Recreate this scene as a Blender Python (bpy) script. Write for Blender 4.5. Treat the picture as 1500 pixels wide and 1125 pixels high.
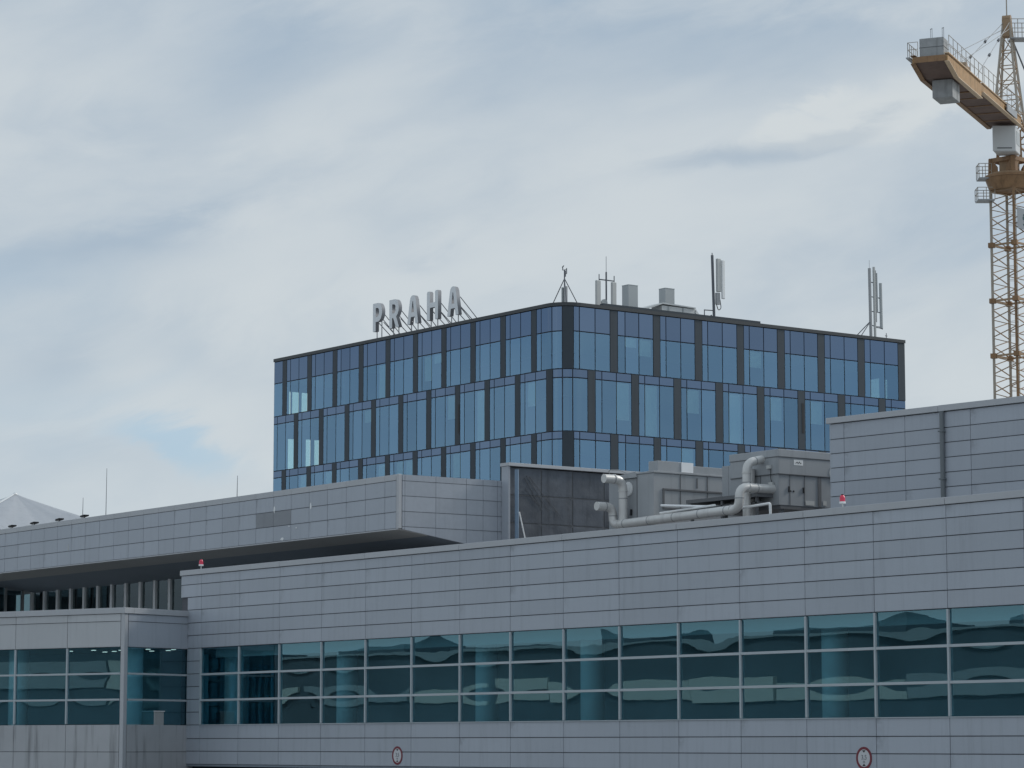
import bpy, bmesh, math, random
from mathutils import Vector, Matrix

for o in list(bpy.data.objects):
    bpy.data.objects.remove(o)
scene = bpy.context.scene
COL = scene.collection
random.seed(7)
R = math.radians
EYE = 5.5                      # height of the eye above the apron

# ------------------------------------------------------------------ camera
YAW, PITCH, FPX = 0.636072, 0.125373, 4187.07
cam_d = bpy.data.cameras.new('camera')
cam = bpy.data.objects.new('camera', cam_d)
COL.objects.link(cam)
cam.location = (0, 0, EYE)
fwd = Vector((-math.cos(YAW) * math.cos(PITCH), math.sin(YAW) * math.cos(PITCH), math.sin(PITCH)))
cam.rotation_euler = fwd.to_track_quat('-Z', 'Y').to_euler()
cam_d.sensor_width = 36
cam_d.lens = FPX / 1500 * 36
cam_d.clip_start = 0.5
cam_d.clip_end = 6000
scene.camera = cam
RT = Vector((math.sin(YAW), math.cos(YAW), 0))        # horizontal axes of the view, used for the crane and sky
HD = Vector((-math.cos(YAW), math.sin(YAW), 0))

# ------------------------------------------------------------------ colour management
scene.view_settings.view_transform = 'Standard'
scene.view_settings.look = 'None'
scene.view_settings.exposure = 0.04
scene.view_settings.gamma = 1.0
scene.view_settings.use_curve_mapping = False
scene.cycles.transparent_max_bounces = 24

# ------------------------------------------------------------------ sun
SUN_EL = R(34)
sv = (RT * 0.90 + HD * 0.42).normalized()
sun_dir = Vector((sv.x * math.cos(SUN_EL), sv.y * math.cos(SUN_EL), math.sin(SUN_EL)))
sd = bpy.data.lights.new('sun', 'SUN')
sd.energy = 1.8
sd.angle = R(12)
sd.color = (1.0, 0.96, 0.90)
sun = bpy.data.objects.new('sun', sd)
COL.objects.link(sun)
sun.location = (0, 0, 200)
sun.rotation_euler = sun_dir.to_track_quat('Z', 'Y').to_euler()

# ------------------------------------------------------------------ sky
world = bpy.data.worlds.new('World')
scene.world = world
world.use_nodes = True
wt = world.node_tree
wt.nodes.clear()


class NT:
    """small helper round a node tree"""
    def __init__(s, tree):
        s.t = tree

    def n(s, typ, **kw):
        nd = s.t.nodes.new(typ)
        for k, v in kw.items():
            if k == 'inp':
                for kk, vv in v.items():
                    if hasattr(vv, 'is_output'):
                        s.t.links.new(vv, nd.inputs[kk])
                    else:
                        nd.inputs[kk].default_value = vv
            else:
                setattr(nd, k, v)
        return nd

    def math(s, op, a, b=None, c=None, clamp=False):
        nd = s.n('ShaderNodeMath', operation=op, use_clamp=clamp)
        for i, v in enumerate((a, b, c)):
            if v is None:
                continue
            if hasattr(v, 'is_output'):
                s.t.links.new(v, nd.inputs[i])
            else:
                nd.inputs[i].default_value = v
        return nd.outputs[0]

    def mix(s, f, a, b, blend='MIX'):
        nd = s.n('ShaderNodeMix', data_type='RGBA', blend_type=blend)
        for i, v in ((0, f), (6, a), (7, b)):
            if hasattr(v, 'is_output'):
                s.t.links.new(v, nd.inputs[i])
            elif i == 0:
                nd.inputs[0].default_value = v
            else:
                nd.inputs[i].default_value = (*v, 1) if len(v) == 3 else v
        return nd.outputs[2]

    def smooth(s, v, a, b, lo=0.0, hi=1.0):
        nd = s.n('ShaderNodeMapRange', interpolation_type='SMOOTHSTEP')
        s.t.links.new(v, nd.inputs[0])
        nd.inputs[1].default_value = a
        nd.inputs[2].default_value = b
        nd.inputs[3].default_value = lo
        nd.inputs[4].default_value = hi
        return nd.outputs[0]

    def noise(s, vec, scale, detail=4, rough=0.5, dist=0.0):
        return s.n('ShaderNodeTexNoise', inp={'Vector': vec, 'Scale': scale, 'Detail': detail,
                                              'Roughness': rough, 'Distortion': dist})


W = NT(wt)
tc = W.n('ShaderNodeTexCoord')
dirv = tc.outputs['Generated']


def wdot(v):
    nd = W.n('ShaderNodeVectorMath', operation='DOT_PRODUCT')
    wt.links.new(dirv, nd.inputs[0])
    nd.inputs[1].default_value = v
    return nd.outputs['Value']


du, dh, dz = wdot(RT), wdot(HD), wdot(Vector((0, 0, 1)))
tilt = W.math('SUBTRACT', dz, W.math('MULTIPLY', du, 0.22))
comb = W.n('ShaderNodeCombineXYZ', inp={0: W.math('MULTIPLY', du, 5.2), 1: W.math('MULTIPLY', dh, 5.2),
                                        2: W.math('MULTIPLY', tilt, 13.0)})
cv = comb.outputs[0]
warp = W.noise(cv, 1.3, 3, 0.5)
wadd = W.n('ShaderNodeVectorMath', operation='MULTIPLY_ADD', inp={0: warp.outputs['Color'], 1: (0.9, 0.9, 0.9), 2: cv})
n_big = W.noise(wadd.outputs[0], 0.75, 4, 0.5).outputs[0]
n_mid = W.noise(wadd.outputs[0], 2.1, 7, 0.60).outputs[0]
n_fine = W.noise(cv, 7.0, 5, 0.6).outputs[0]
lum = W.math('ADD', W.math('MULTIPLY', n_big, 0.62), W.math('MULTIPLY', n_mid, 0.33))
lum = W.math('ADD', lum, W.math('MULTIPLY', n_fine, 0.09))
# distorted direction for the individual cloud banks
du2 = W.math('ADD', du, W.math('MULTIPLY', W.math('SUBTRACT', n_mid, 0.5), 0.06))
dz2 = W.math('ADD', dz, W.math('MULTIPLY', W.math('SUBTRACT', n_mid, 0.5), 0.05))


def bank(px, py, su, sv_, ang=0.0):
    """soft elliptical cloud bank in the sky in front of the terminal, px py in the photograph's pixels"""
    d = fwd * FPX + RT * (px - 750) - Vector((0, 0, 1)).cross(RT).cross(RT).normalized() * 0
    up = RT.cross(fwd)
    d = (fwd * FPX + RT * (px - 750) + up * (562.5 - py)).normalized()
    u0, z0 = d.dot(RT), d.z
    a = W.math('SUBTRACT', du2, u0)
    b = W.math('SUBTRACT', dz2, z0)
    ca, sa = math.cos(ang), math.sin(ang)
    p = W.math('ADD', W.math('MULTIPLY', a, ca), W.math('MULTIPLY', b, sa))
    q = W.math('SUBTRACT', W.math('MULTIPLY', b, ca), W.math('MULTIPLY', a, sa))
    p = W.math('DIVIDE', p, su / FPX)
    q = W.math('DIVIDE', q, sv_ / FPX)
    r2 = W.math('ADD', W.math('MULTIPLY', p, p), W.math('MULTIPLY', q, q))
    g = W.math('EXPONENT', W.math('MULTIPLY', r2, -1.0))
    return W.math('MULTIPLY', g, W.smooth(dh, 0.2, 0.6))


for px, py, su, sw, ang, amp in [
        (1290, 160, 190, 26, 0.22, 0.16), (1175, 160, 40, 18, 0.1, 0.10), (1100, 222, 170, 22, 0.16, -0.17),
        (900, 240, 260, 60, 0.15, 0.07), (470, 160, 120, 55, 0.35, 0.10), (380, 90, 150, 90, 0.3, -0.13),
        (160, 360, 190, 26, 0.22, -0.12), (630, 375, 60, 20, 0.2, -0.10), (380, 430, 300, 60, 0.1, 0.08),
        (150, 130, 240, 60, 0.0, 0.07), (760, 90, 300, 50, 0.2, -0.05), (1000, 330, 400, 50, 0.1, 0.05),
        (1200, 60, 300, 55, 0.1, -0.12), (60, 560, 60, 40, 0.5, -0.09), (150, 620, 200, 60, 0.0, 0.10),
        (250, 590, 160, 50, -0.3, 0.05), (1390, 560, 200, 120, 0.0, 0.09), (560, 470, 90, 60, 0.8, 0.05)]:
    lum = W.math('ADD', lum, W.math('MULTIPLY', bank(px, py, su, sw, ang), amp * 1.25))
t_cloud = W.smooth(lum, 0.30, 0.72)
cloud = W.mix(t_cloud, (3.45, 4.42, 5.50), (5.72, 6.28, 6.68))
# paler and warmer towards the horizon, as thick air makes it
edge = W.math('ADD', bank(1330, 158, 240, 34, 0.17), bank(1178, 162, 48, 24, 0.1))
edge = W.math('ADD', edge, W.math('MULTIPLY', W.math('SUBTRACT', n_fine, 0.5), 1.1))
cloud = W.mix(W.math('MULTIPLY', W.smooth(edge, 0.25, 1.0), 0.62), cloud, (6.30, 6.72, 6.88))
under = W.math('ADD', bank(1085, 222, 165, 22, 0.16), bank(1240, 192, 90, 16, 0.30))
under = W.math('ADD', under, W.math('MULTIPLY', W.math('SUBTRACT', n_fine, 0.5), 0.6))
cloud = W.mix(W.math('MULTIPLY', W.smooth(under, 0.15, 1.1), 0.42), cloud, (3.75, 4.55, 5.40))
low = W.smooth(dz, 0.02, 0.24, 1.0, 0.0)
cloud = W.mix(W.math('MULTIPLY', low, 0.64), cloud, (6.20, 6.75, 6.95))
nish = W.n('ShaderNodeTexSky', sky_type='NISHITA')
nish.sun_disc = False
nish.sun_elevation = SUN_EL
nish.sun_rotation = math.atan2(sun_dir.x, sun_dir.y)
nish.air_density = 1.0
nish.dust_density = 1.0
gap = W.math('ADD', W.math('MULTIPLY', W.smooth(W.math('ADD', bank(235, 668, 105, 36, -0.12), W.math('MULTIPLY', W.math('SUBTRACT', n_fine, 0.5), 0.5)), 0.05, 0.9), 0.62),
             W.smooth(n_big, 0.30, 0.48, 0.22, 0.0))
nish_c = W.mix(0.80, nish.outputs[0], (3.7, 5.6, 7.3))
skyc = W.mix(gap, cloud, nish_c)
# overcast thins overhead-to-back a little; below the horizon the ground takes over
bg = W.n('ShaderNodeBackground', inp={'Color': skyc, 'Strength': 0.1})
out = W.n('ShaderNodeOutputWorld', inp={'Surface': bg.outputs[0]})

# ------------------------------------------------------------------ materials
MATS = {}


def mat(name):
    m = bpy.data.materials.new(name)
    m.use_nodes = True
    m.node_tree.nodes.clear()
    MATS[name] = m
    return m, NT(m.node_tree)


def pbr(name, col, rough=0.6, metal=0.0, var=0.06, scale=0.8, streak=0.0, objvar=0.0, bump=0.0, spec=0.4, coat=0.0):
    m, N = mat(name)
    geo = N.n('ShaderNodeNewGeometry')
    nz = N.noise(geo.outputs['Position'], scale, 5, 0.6)
    f = N.math('ADD', 1.0 - var, N.math('MULTIPLY', nz.outputs[0], 2 * var))
    if streak:
        mp = N.n('ShaderNodeMapping', inp={'Vector': geo.outputs['Position'], 'Scale': (3.0, 3.0, 0.22)})
        st = N.noise(mp.outputs[0], 1.0, 4, 0.6)
        sm = N.smooth(st.outputs[0], 0.5, 0.75, 1.0, 1.0 - streak)
        f = N.math('MULTIPLY', f, sm)
    if objvar:
        oi = N.n('ShaderNodeObjectInfo')
        f = N.math('MULTIPLY', f, N.math('ADD', 1 - objvar, N.math('MULTIPLY', oi.outputs['Random'], 2 * objvar)))
    c = N.n('ShaderNodeVectorMath', operation='SCALE', inp={0: col, 'Scale': f})
    p = N.n('ShaderNodeBsdfPrincipled', inp={'Base Color': c.outputs[0], 'Roughness': rough, 'Metallic': metal,
                                             'Specular IOR Level': spec})
    if bump:
        b = N.n('ShaderNodeBump', inp={'Height': N.noise(geo.outputs['Position'], scale * 6, 4, 0.6).outputs[0],
                                       'Strength': bump, 'Distance': 0.02})
        m.node_tree.links.new(b.outputs[0], p.inputs['Normal'])
    N.n('ShaderNodeOutputMaterial', inp={'Surface': p.outputs[0]})
    return m


def panel_mat(name, col, rough=0.42, var=0.06, streak=0.08, objvar=0.045, grime=0.35):
    """sheet metal cladding: uneven tone, rain streaks, grime that gathers at some corners and along the edges"""
    m, N = mat(name)
    geo = N.n('ShaderNodeNewGeometry')
    tcn = N.n('ShaderNodeTexCoord')
    sep = N.n('ShaderNodeSeparateXYZ', inp={0: tcn.outputs['Generated']})
    oi = N.n('ShaderNodeObjectInfo')
    big = N.noise(geo.outputs['Position'], 0.55, 5, 0.6).outputs[0]
    fine = N.noise(geo.outputs['Position'], 5.0, 5, 0.65).outputs[0]
    mp = N.n('ShaderNodeMapping', inp={'Vector': geo.outputs['Position'], 'Scale': (4.0, 4.0, 0.30)})
    st = N.smooth(N.noise(mp.outputs[0], 1.0, 5, 0.65).outputs[0], 0.48, 0.78, 0.0, 1.0)
    f = N.math('ADD', 1 - var, N.math('MULTIPLY', big, 2 * var))
    f = N.math('MULTIPLY', f, N.math('SUBTRACT', 1.0, N.math('MULTIPLY', st, streak)))
    f = N.math('MULTIPLY', f, N.math('ADD', 1 - objvar, N.math('MULTIPLY', oi.outputs['Random'], 2 * objvar)))
    # grime in an upper corner of about a third of the panels, more in a few
    u, v = sep.outputs[0], sep.outputs[2]
    pick = N.smooth(oi.outputs['Random'], 0.62, 1.0)
    cor = N.math('MULTIPLY', N.smooth(u, 0.0, 0.16, 1.0, 0.0), N.smooth(v, 0.1, 1.0, 0.25, 1.0))
    cor = N.math('MULTIPLY', cor, N.smooth(fine, 0.30, 0.62))
    d = N.math('MULTIPLY', N.math('MULTIPLY', cor, pick), grime)
    edge = N.math('ADD', N.smooth(v, 0.0, 0.07, 1.0, 0.0), N.math('ADD', N.smooth(v, 0.90, 1.0), N.math('ADD', N.smooth(u, 0.0, 0.012, 1.0, 0.0), N.smooth(u, 0.988, 1.0))))
    d = N.math('ADD', d, N.math('MULTIPLY', N.math('MULTIPLY', edge, fine), 0.16))
    f = N.math('MULTIPLY', f, N.math('SUBTRACT', 1.0, d))
    c = N.n('ShaderNodeVectorMath', operation='SCALE', inp={0: col, 'Scale': f})
    b = N.n('ShaderNodeBump', inp={'Height': big, 'Strength': 0.25, 'Distance': 0.02})
    p = N.n('ShaderNodeBsdfPrincipled', inp={'Base Color': c.outputs[0], 'Roughness': rough, 'Specular IOR Level': 0.5, 'Normal': b.outputs[0]})
    N.n('ShaderNodeOutputMaterial', inp={'Surface': p.outputs[0]})
    return m


def glass(name, tint, refl, f0, grazing, wob=0.0, rough=0.0, objvar=0.0, wscale=0.6):
    """coated window glass: a tinted see-through sheet that also mirrors"""
    m, N = mat(name)
    lw = N.n('ShaderNodeFresnel', inp={'IOR': 1.5})
    fac = N.math('ADD', f0, N.math('MULTIPLY', lw.outputs[0], grazing), clamp=True)
    tr = N.n('ShaderNodeBsdfTransparent', inp={'Color': (*tint, 1)})
    gl = N.n('ShaderNodeBsdfGlossy', inp={'Color': (*refl, 1), 'Roughness': rough})
    if objvar:
        oi = N.n('ShaderNodeObjectInfo')
        k = N.math('ADD', 1 - objvar, N.math('MULTIPLY', oi.outputs['Random'], 2 * objvar))
        sc = N.n('ShaderNodeVectorMath', operation='SCALE', inp={0: refl, 'Scale': k})
        m.node_tree.links.new(sc.outputs[0], gl.inputs['Color'])
    if wob:
        geo = N.n('ShaderNodeNewGeometry')
        mp = N.n('ShaderNodeMapping', inp={'Vector': geo.outputs['Position'], 'Scale': (wscale, wscale, wscale * 1.3)})
        b = N.n('ShaderNodeBump', inp={'Height': N.noise(mp.outputs[0], 1.0, 2, 0.5).outputs[0], 'Strength': 1.0, 'Distance': wob})
        m.node_tree.links.new(b.outputs[0], gl.inputs['Normal'])
    mx = N.n('ShaderNodeMixShader', inp={0: fac, 1: tr.outputs[0], 2: gl.outputs[0]})
    N.n('ShaderNodeOutputMaterial', inp={'Surface': mx.outputs[0]})
    return m


def gloss_panel(name, base, refl, f0, grazing, objvar=0.08, rough=0.03):
    m, N = mat(name)
    oi = N.n('ShaderNodeObjectInfo')
    k = N.math('ADD', 1 - objvar, N.math('MULTIPLY', oi.outputs['Random'], 2 * objvar))
    sc = N.n('ShaderNodeVectorMath', operation='SCALE', inp={0: refl, 'Scale': k})
    lw = N.n('ShaderNodeFresnel', inp={'IOR': 1.5})
    fac = N.math('ADD', f0, N.math('MULTIPLY', lw.outputs[0], grazing), clamp=True)
    df = N.n('ShaderNodeBsdfDiffuse', inp={'Color': (*base, 1)})
    gl = N.n('ShaderNodeBsdfGlossy', inp={'Color': sc.outputs[0], 'Roughness': rough})
    mx = N.n('ShaderNodeMixShader', inp={0: fac, 1: df.outputs[0], 2: gl.outputs[0]})
    N.n('ShaderNodeOutputMaterial', inp={'Surface': mx.outputs[0]})
    return m


def emit(name, col, s):
    m, N = mat(name)
    e = N.n('ShaderNodeEmission', inp={'Color': (*col, 1), 'Strength': s})
    N.n('ShaderNodeOutputMaterial', inp={'Surface': e.outputs[0]})
    return m


M_PANEL = panel_mat('cladding_panel', (0.425, 0.46, 0.515), streak=0.13, objvar=0.055)
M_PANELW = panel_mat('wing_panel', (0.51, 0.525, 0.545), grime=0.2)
M_PANEL_UP = panel_mat('cladding_upper', (0.42, 0.455, 0.51), streak=0.08)
M_COPING = pbr('coping_metal', (0.47, 0.485, 0.51), 0.4, 0.0, 0.05, 0.9, 0.05, 0.02, 0.0, 0.5)
M_STAIN = pbr('stained_panel', (0.46, 0.47, 0.49), 0.5, 0.0, 0.10, 1.1, 0.42, 0.03, 0.05, 0.4)
M_DARKPATCH = pbr('bare_panel', (0.31, 0.325, 0.35), 0.8, 0, 0.08, 2.0, 0.05, 0.02)
M_JOINT = pbr('joint_backing', (0.115, 0.12, 0.135), 0.9, 0, 0.1)
M_ALU = pbr('window_aluminium', (0.45, 0.50, 0.53), 0.4, 0.0, 0.04, 1.0, 0.0, 0.02)
M_DARKALU = pbr('dark_frame', (0.028, 0.034, 0.05), 0.5, 0, 0.1)
M_TOWERDARK = pbr('dark_cladding', (0.046, 0.062, 0.078), 0.55, 0, 0.12, 1.5, 0.15, 0.06)
M_CORNICE = pbr('cornice_metal', (0.065, 0.072, 0.078), 0.5, 0, 0.1)
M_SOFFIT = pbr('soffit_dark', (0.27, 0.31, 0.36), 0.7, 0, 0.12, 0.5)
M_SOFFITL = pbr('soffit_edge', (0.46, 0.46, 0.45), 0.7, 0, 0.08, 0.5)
M_ROOF = pbr('roof_felt', (0.22, 0.22, 0.225), 0.9, 0, 0.15, 0.4)
M_GROUND = pbr('apron_concrete', (0.34, 0.34, 0.33), 0.85, 0, 0.15, 0.15)
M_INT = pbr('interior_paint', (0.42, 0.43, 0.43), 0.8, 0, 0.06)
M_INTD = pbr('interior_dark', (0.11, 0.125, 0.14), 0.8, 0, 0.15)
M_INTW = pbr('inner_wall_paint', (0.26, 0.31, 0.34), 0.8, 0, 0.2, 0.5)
M_BLIND = pbr('blind_fabric', (0.62, 0.63, 0.62), 0.8, 0, 0.05)
M_COLUMN = pbr('column_paint', (0.80, 0.82, 0.82), 0.55, 0, 0.03)
M_STEELG = pbr('galvanised', (0.36, 0.37, 0.38), 0.45, 0.3, 0.12, 3.0)
M_DUCT = pbr('duct_lagging', (0.66, 0.655, 0.64), 0.42, 0.25, 0.16, 2.2, 0.15, 0.0, 0.25)
M_AHU = pbr('unit_casing', (0.36, 0.38, 0.40), 0.5, 0.0, 0.10, 1.3, 0.14, 0.05)
M_AHUD = pbr('unit_trim', (0.14, 0.145, 0.155), 0.6, 0, 0.1)
M_WHITE = pbr('white_paint', (0.86, 0.87, 0.87), 0.35, 0, 0.04)
M_GLINT = pbr('painted_sun_glint', (0.93, 0.94, 0.95), 0.3, 0.0, 0.02, 1, 0, 0, 0, 1.0)  # glint of sunlit metal put into a near-white base colour
M_BLACK = pbr('black_plastic', (0.025, 0.027, 0.03), 0.5, 0, 0.1)
M_NET = pbr('screen_mesh', (0.098, 0.112, 0.134), 0.75, 0, 0.45, 1.1, 0.3, 0.14, 0.5)
M_PIPE = pbr('downpipe_paint', (0.17, 0.19, 0.205), 0.5, 0, 0.1)
M_BLUEPOST = pbr('blue_post', (0.19, 0.27, 0.37), 0.5, 0, 0.1)
M_RED = pbr('red_lens', (0.80, 0.07, 0.13), 0.3, 0, 0.05)
M_SIGNRED = pbr('sign_red', (0.20, 0.035, 0.05), 0.5, 0, 0.05)
M_SIGNWHITE = pbr('sign_white', (0.62, 0.62, 0.64), 0.5, 0, 0.05)
M_LETTER = pbr('letter_face', (0.80, 0.82, 0.84), 0.4, 0, 0.05, 1.5)
M_LETTERSIDE = pbr('letter_side', (0.30, 0.31, 0.33), 0.5, 0, 0.08)
M_TENT = pbr('tent_membrane', (0.42, 0.445, 0.48), 0.6, 0, 0.10, 0.9, 0.1)
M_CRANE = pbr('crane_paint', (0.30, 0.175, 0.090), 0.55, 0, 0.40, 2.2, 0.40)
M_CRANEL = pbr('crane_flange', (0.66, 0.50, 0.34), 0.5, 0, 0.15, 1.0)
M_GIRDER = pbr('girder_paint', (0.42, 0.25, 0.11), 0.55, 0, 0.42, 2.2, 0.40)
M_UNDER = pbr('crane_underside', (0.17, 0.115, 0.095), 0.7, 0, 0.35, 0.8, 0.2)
M_CRANED = pbr('crane_lattice', (0.38, 0.26, 0.16), 0.55, 0, 0.2, 1.0)
M_CRANESTEEL = pbr('crane_leg', (0.42, 0.37, 0.31), 0.5, 0.0, 0.15, 1.0)
M_CONC = pbr('ballast_concrete', (0.37, 0.38, 0.385), 0.85, 0, 0.28, 2.2, 0.35, 0, 0.2)
M_CAB = pbr('cab_paint', (0.62, 0.63, 0.63), 0.4, 0, 0.05)
M_BANNER = pbr('banner_cloth', (0.30, 0.33, 0.36), 0.7, 0, 0.06)
M_EMBLEM = pbr('emblem_print', (0.03, 0.09, 0.10), 0.7, 0, 0.05)
M_ANT = pbr('antenna_casing', (0.55, 0.56, 0.55), 0.5, 0, 0.05)
M_ANTD = pbr('antenna_steel', (0.13, 0.14, 0.16), 0.5, 0.2, 0.1)
M_BOXGREY = pbr('vent_sheet', (0.42, 0.45, 0.46), 0.5, 0, 0.06)
M_SHED = pbr('shed_sheet', (0.66, 0.68, 0.68), 0.5, 0, 0.08, 2.0, 0.1)
M_LAMP = emit('downlight', (1.0, 0.95, 0.85), 0.9)
M_PIERLIGHT = pbr('pier_cladding', (0.58, 0.57, 0.52), 0.6, 0, 0.08, 0.15)
M_PIERMID = pbr('pier_cladding_grey', (0.34, 0.37, 0.38), 0.6, 0, 0.2, 0.2)
M_PIERDARK = pbr('pier_glazing', (0.11, 0.14, 0.16), 0.4, 0, 0.5, 0.12)

G_FRONT = glass('terminal_glass', (0.52, 0.86, 0.96), (0.46, 0.84, 1.0), 0.15, 0.75, 0.0012, 0.0, 0.0, 0.4)
G_INNER = glass('terminal_glass_back', (0.97, 0.99, 0.99), (0.8, 0.9, 0.92), 0.0, 0.0)
G_CLER = glass('clerestory_glass', (0.40, 0.50, 0.53), (0.44, 0.54, 0.60), 0.06, 0.8, 0.0015, 0.0, 0.0, 0.6)
G_TOWER = glass('tower_glass', (0.66, 0.88, 0.84), (0.345, 0.585, 0.85), 0.42, 0.50, 0.0012, 0.0, 0.12, 0.4)
G_SPAN = gloss_panel('tower_spandrel_glass', (0.030, 0.038, 0.065), (0.28, 0.395, 0.58), 0.46, 0.5)
G_CLEAR = glass('clear_glass', (0.93, 0.99, 0.975), (0.8, 0.9, 0.95), 0.03, 0.8)


# ------------------------------------------------------------------ mesh helpers
class MB:
    def __init__(s):
        s.v, s.f, s.m = [], [], []

    def add(s, vs, fs, mi=0):
        b = len(s.v)
        s.v += [tuple(p) for p in vs]
        s.f += [tuple(b + i for i in f) for f in fs]
        s.m += [mi] * len(fs)
        return s

    def box(s, a, b, mi=0):
        x0, y0, z0 = a
        x1, y1, z1 = b
        return s.add([(x0, y0, z0), (x1, y0, z0), (x1, y1, z0), (x0, y1, z0), (x0, y0, z1), (x1, y0, z1), (x1, y1, z1), (x0, y1, z1)],
                     [(3, 2, 1, 0), (4, 5, 6, 7), (0, 1, 5, 4), (1, 2, 6, 5), (2, 3, 7, 6), (3, 0, 4, 7)], mi)

    def tube(s, p, q, r, n=6, mi=0, r2=None):
        p, q = Vector(p), Vector(q)
        d = (q - p).normalized()
        a = d.orthogonal().normalized()
        b = d.cross(a)
        r2 = r if r2 is None else r2
        vs = []
        for c, rr in ((p, r), (q, r2)):
            for i in range(n):
                t = 2 * math.pi * (i + 0.5) / n
                vs.append(c + a * rr * math.cos(t) + b * rr * math.sin(t))
        fs = [(i, (i + 1) % n, n + (i + 1) % n, n + i) for i in range(n)]
        fs += [tuple(range(n))[::-1], tuple(range(n, 2 * n))]
        return s.add(vs, fs, mi)

    def beam(s, p, q, w, h, mi=0, up=(0, 0, 1)):
        p, q = Vector(p), Vector(q)
        d = (q - p).normalized()
        side = d.cross(Vector(up))
        if side.length < 1e-4:
            side = d.orthogonal()
        side.normalize()
        u = side.cross(d)
        vs = []
        for c in (p, q):
            for sx, sy in ((-1, -1), (1, -1), (1, 1), (-1, 1)):
                vs.append(c + side * sx * w / 2 + u * sy * h / 2)
        return s.add(vs, [(3, 2, 1, 0), (4, 5, 6, 7), (0, 1, 5, 4), (1, 2, 6, 5), (2, 3, 7, 6), (3, 0, 4, 7)], mi)

    def prism(s, poly, a, b, axis='y', mi=0):
        """polygon (2-D points) extruded from a to b along an axis"""
        n = len(poly)
        area = sum(poly[i][0] * poly[(i + 1) % n][1] - poly[(i + 1) % n][0] * poly[i][1] for i in range(n))
        if area < 0:
            poly = poly[::-1]
        def P(u, w, t):
            return {'y': (u, t, w), 'x': (t, u, w), 'z': (u, w, t)}[axis]
        vs = [P(u, w, a) for u, w in poly] + [P(u, w, b) for u, w in poly]
        fs = [tuple(range(n)), tuple(range(n, 2 * n))[::-1]] + [(n + i, n + (i + 1) % n, (i + 1) % n, i) for i in range(n)]
        return s.add(vs, fs, mi)

    def path(s, pts, r, n=12, mi=0, bend=0.35, seg=5, caps=True):
        """round pipe through points, elbows rounded"""
        pts = [Vector(p) for p in pts]
        out_ = [pts[0]]
        for i in range(1, len(pts) - 1):
            a, b, c = pts[i - 1], pts[i], pts[i + 1]
            k = min(bend, (a - b).length * 0.48, (c - b).length * 0.48)
            p0 = b + (a - b).normalized() * k
            p1 = b + (c - b).normalized() * k
            for j in range(seg + 1):
                t = j / seg
                out_.append(p0 * (1 - t) ** 2 + b * 2 * t * (1 - t) + p1 * t * t)
        out_.append(pts[-1])
        ref = None
        rings = []
        for i, p in enumerate(out_):
            d = ((out_[min(i + 1, len(out_) - 1)] - p).normalized() + (p - out_[max(i - 1, 0)]).normalized()).normalized()
            if ref is None:
                ref = d.orthogonal().normalized()
            ref = (ref - d * ref.dot(d)).normalized()
            b = d.cross(ref)
            rings.append([p + ref * r * math.cos(2 * math.pi * k / n) + b * r * math.sin(2 * math.pi * k / n) for k in range(n)])
        vs = [q for rg in rings for q in rg]
        fs = []
        for i in range(len(rings) - 1):
            for k in range(n):
                k2 = (k + 1) % n
                fs.append((i * n + k, i * n + k2, (i + 1) * n + k2, (i + 1) * n + k))
        if caps:
            fs += [tuple(range(n))[::-1], tuple((len(rings) - 1) * n + k for k in range(n))]
        return s.add(vs, fs, mi)

    def mesh(s, name, mats, smooth=False, bevel=0.0, weld=False):
        me = bpy.data.meshes.new(name)
        me.from_pydata(s.v, [], s.f)
        if not isinstance(mats, (list, tuple)):
            mats = [mats]
        for m in mats:
            me.materials.append(m)
        for p, mi in zip(me.polygons, s.m):
            p.material_index = mi
        bm = bmesh.new()
        bm.from_mesh(me)
        bmesh.ops.recalc_face_normals(bm, faces=bm.faces)
        if bevel:
            ed = [e for e in bm.edges if len(e.link_faces) == 2 and e.calc_face_angle(0) > 0.6]
            bmesh.ops.bevel(bm, geom=ed, offset=bevel, segments=1, affect='EDGES', clamp_overlap=True)
        bm.to_mesh(me)
        bm.free()
        if smooth:
            me.shade_smooth()
            try:
                me.set_sharp_from_angle(angle=R(40))
            except Exception:
                pass
        me.update()
        return me

    def build(s, name, mats, parent=None, loc=(0, 0, 0), rotz=0.0, **kw):
        return link(name, s.mesh(name, mats, **kw), parent, loc, rotz)


def link(name, me, parent=None, loc=(0, 0, 0), rotz=0.0):
    o = bpy.data.objects.new(name, me)
    COL.objects.link(o)
    o.location = loc
    o.rotation_euler = (0, 0, rotz)
    if parent:
        o.parent = parent
    return o


def tag(o, label=None, cat=None, group=None, kind=None):
    for k, v in (('label', label), ('category', cat), ('group', group), ('kind', kind)):
        if v:
            o[k] = v
    return o


def thing(name, loc, label, cat, rotz=0.0, group=None):
    o = bpy.data.objects.new(name, None)
    o.empty_display_size = 0.3
    COL.objects.link(o)
    o.location = loc
    o.rotation_euler = (0, 0, rotz)
    return tag(o, label, cat, group)


CACHE = {}


def slab(w, d, h, material, bevel=0.004, back=None):
    """shared box mesh, width along x, from y=-d (outside) to y=0, height up"""
    key = ('slab', round(w, 3), round(d, 3), round(h, 3), material.name)
    if key not in CACHE:
        mb = MB().box((0, -d, 0), (w, 0, h))
        if back:
            mb.m = [1, 1, 0, 1, 1, 1]
        CACHE[key] = mb.mesh('panel', [material, back] if back else material, bevel=bevel)
    return CACHE[key]


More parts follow.
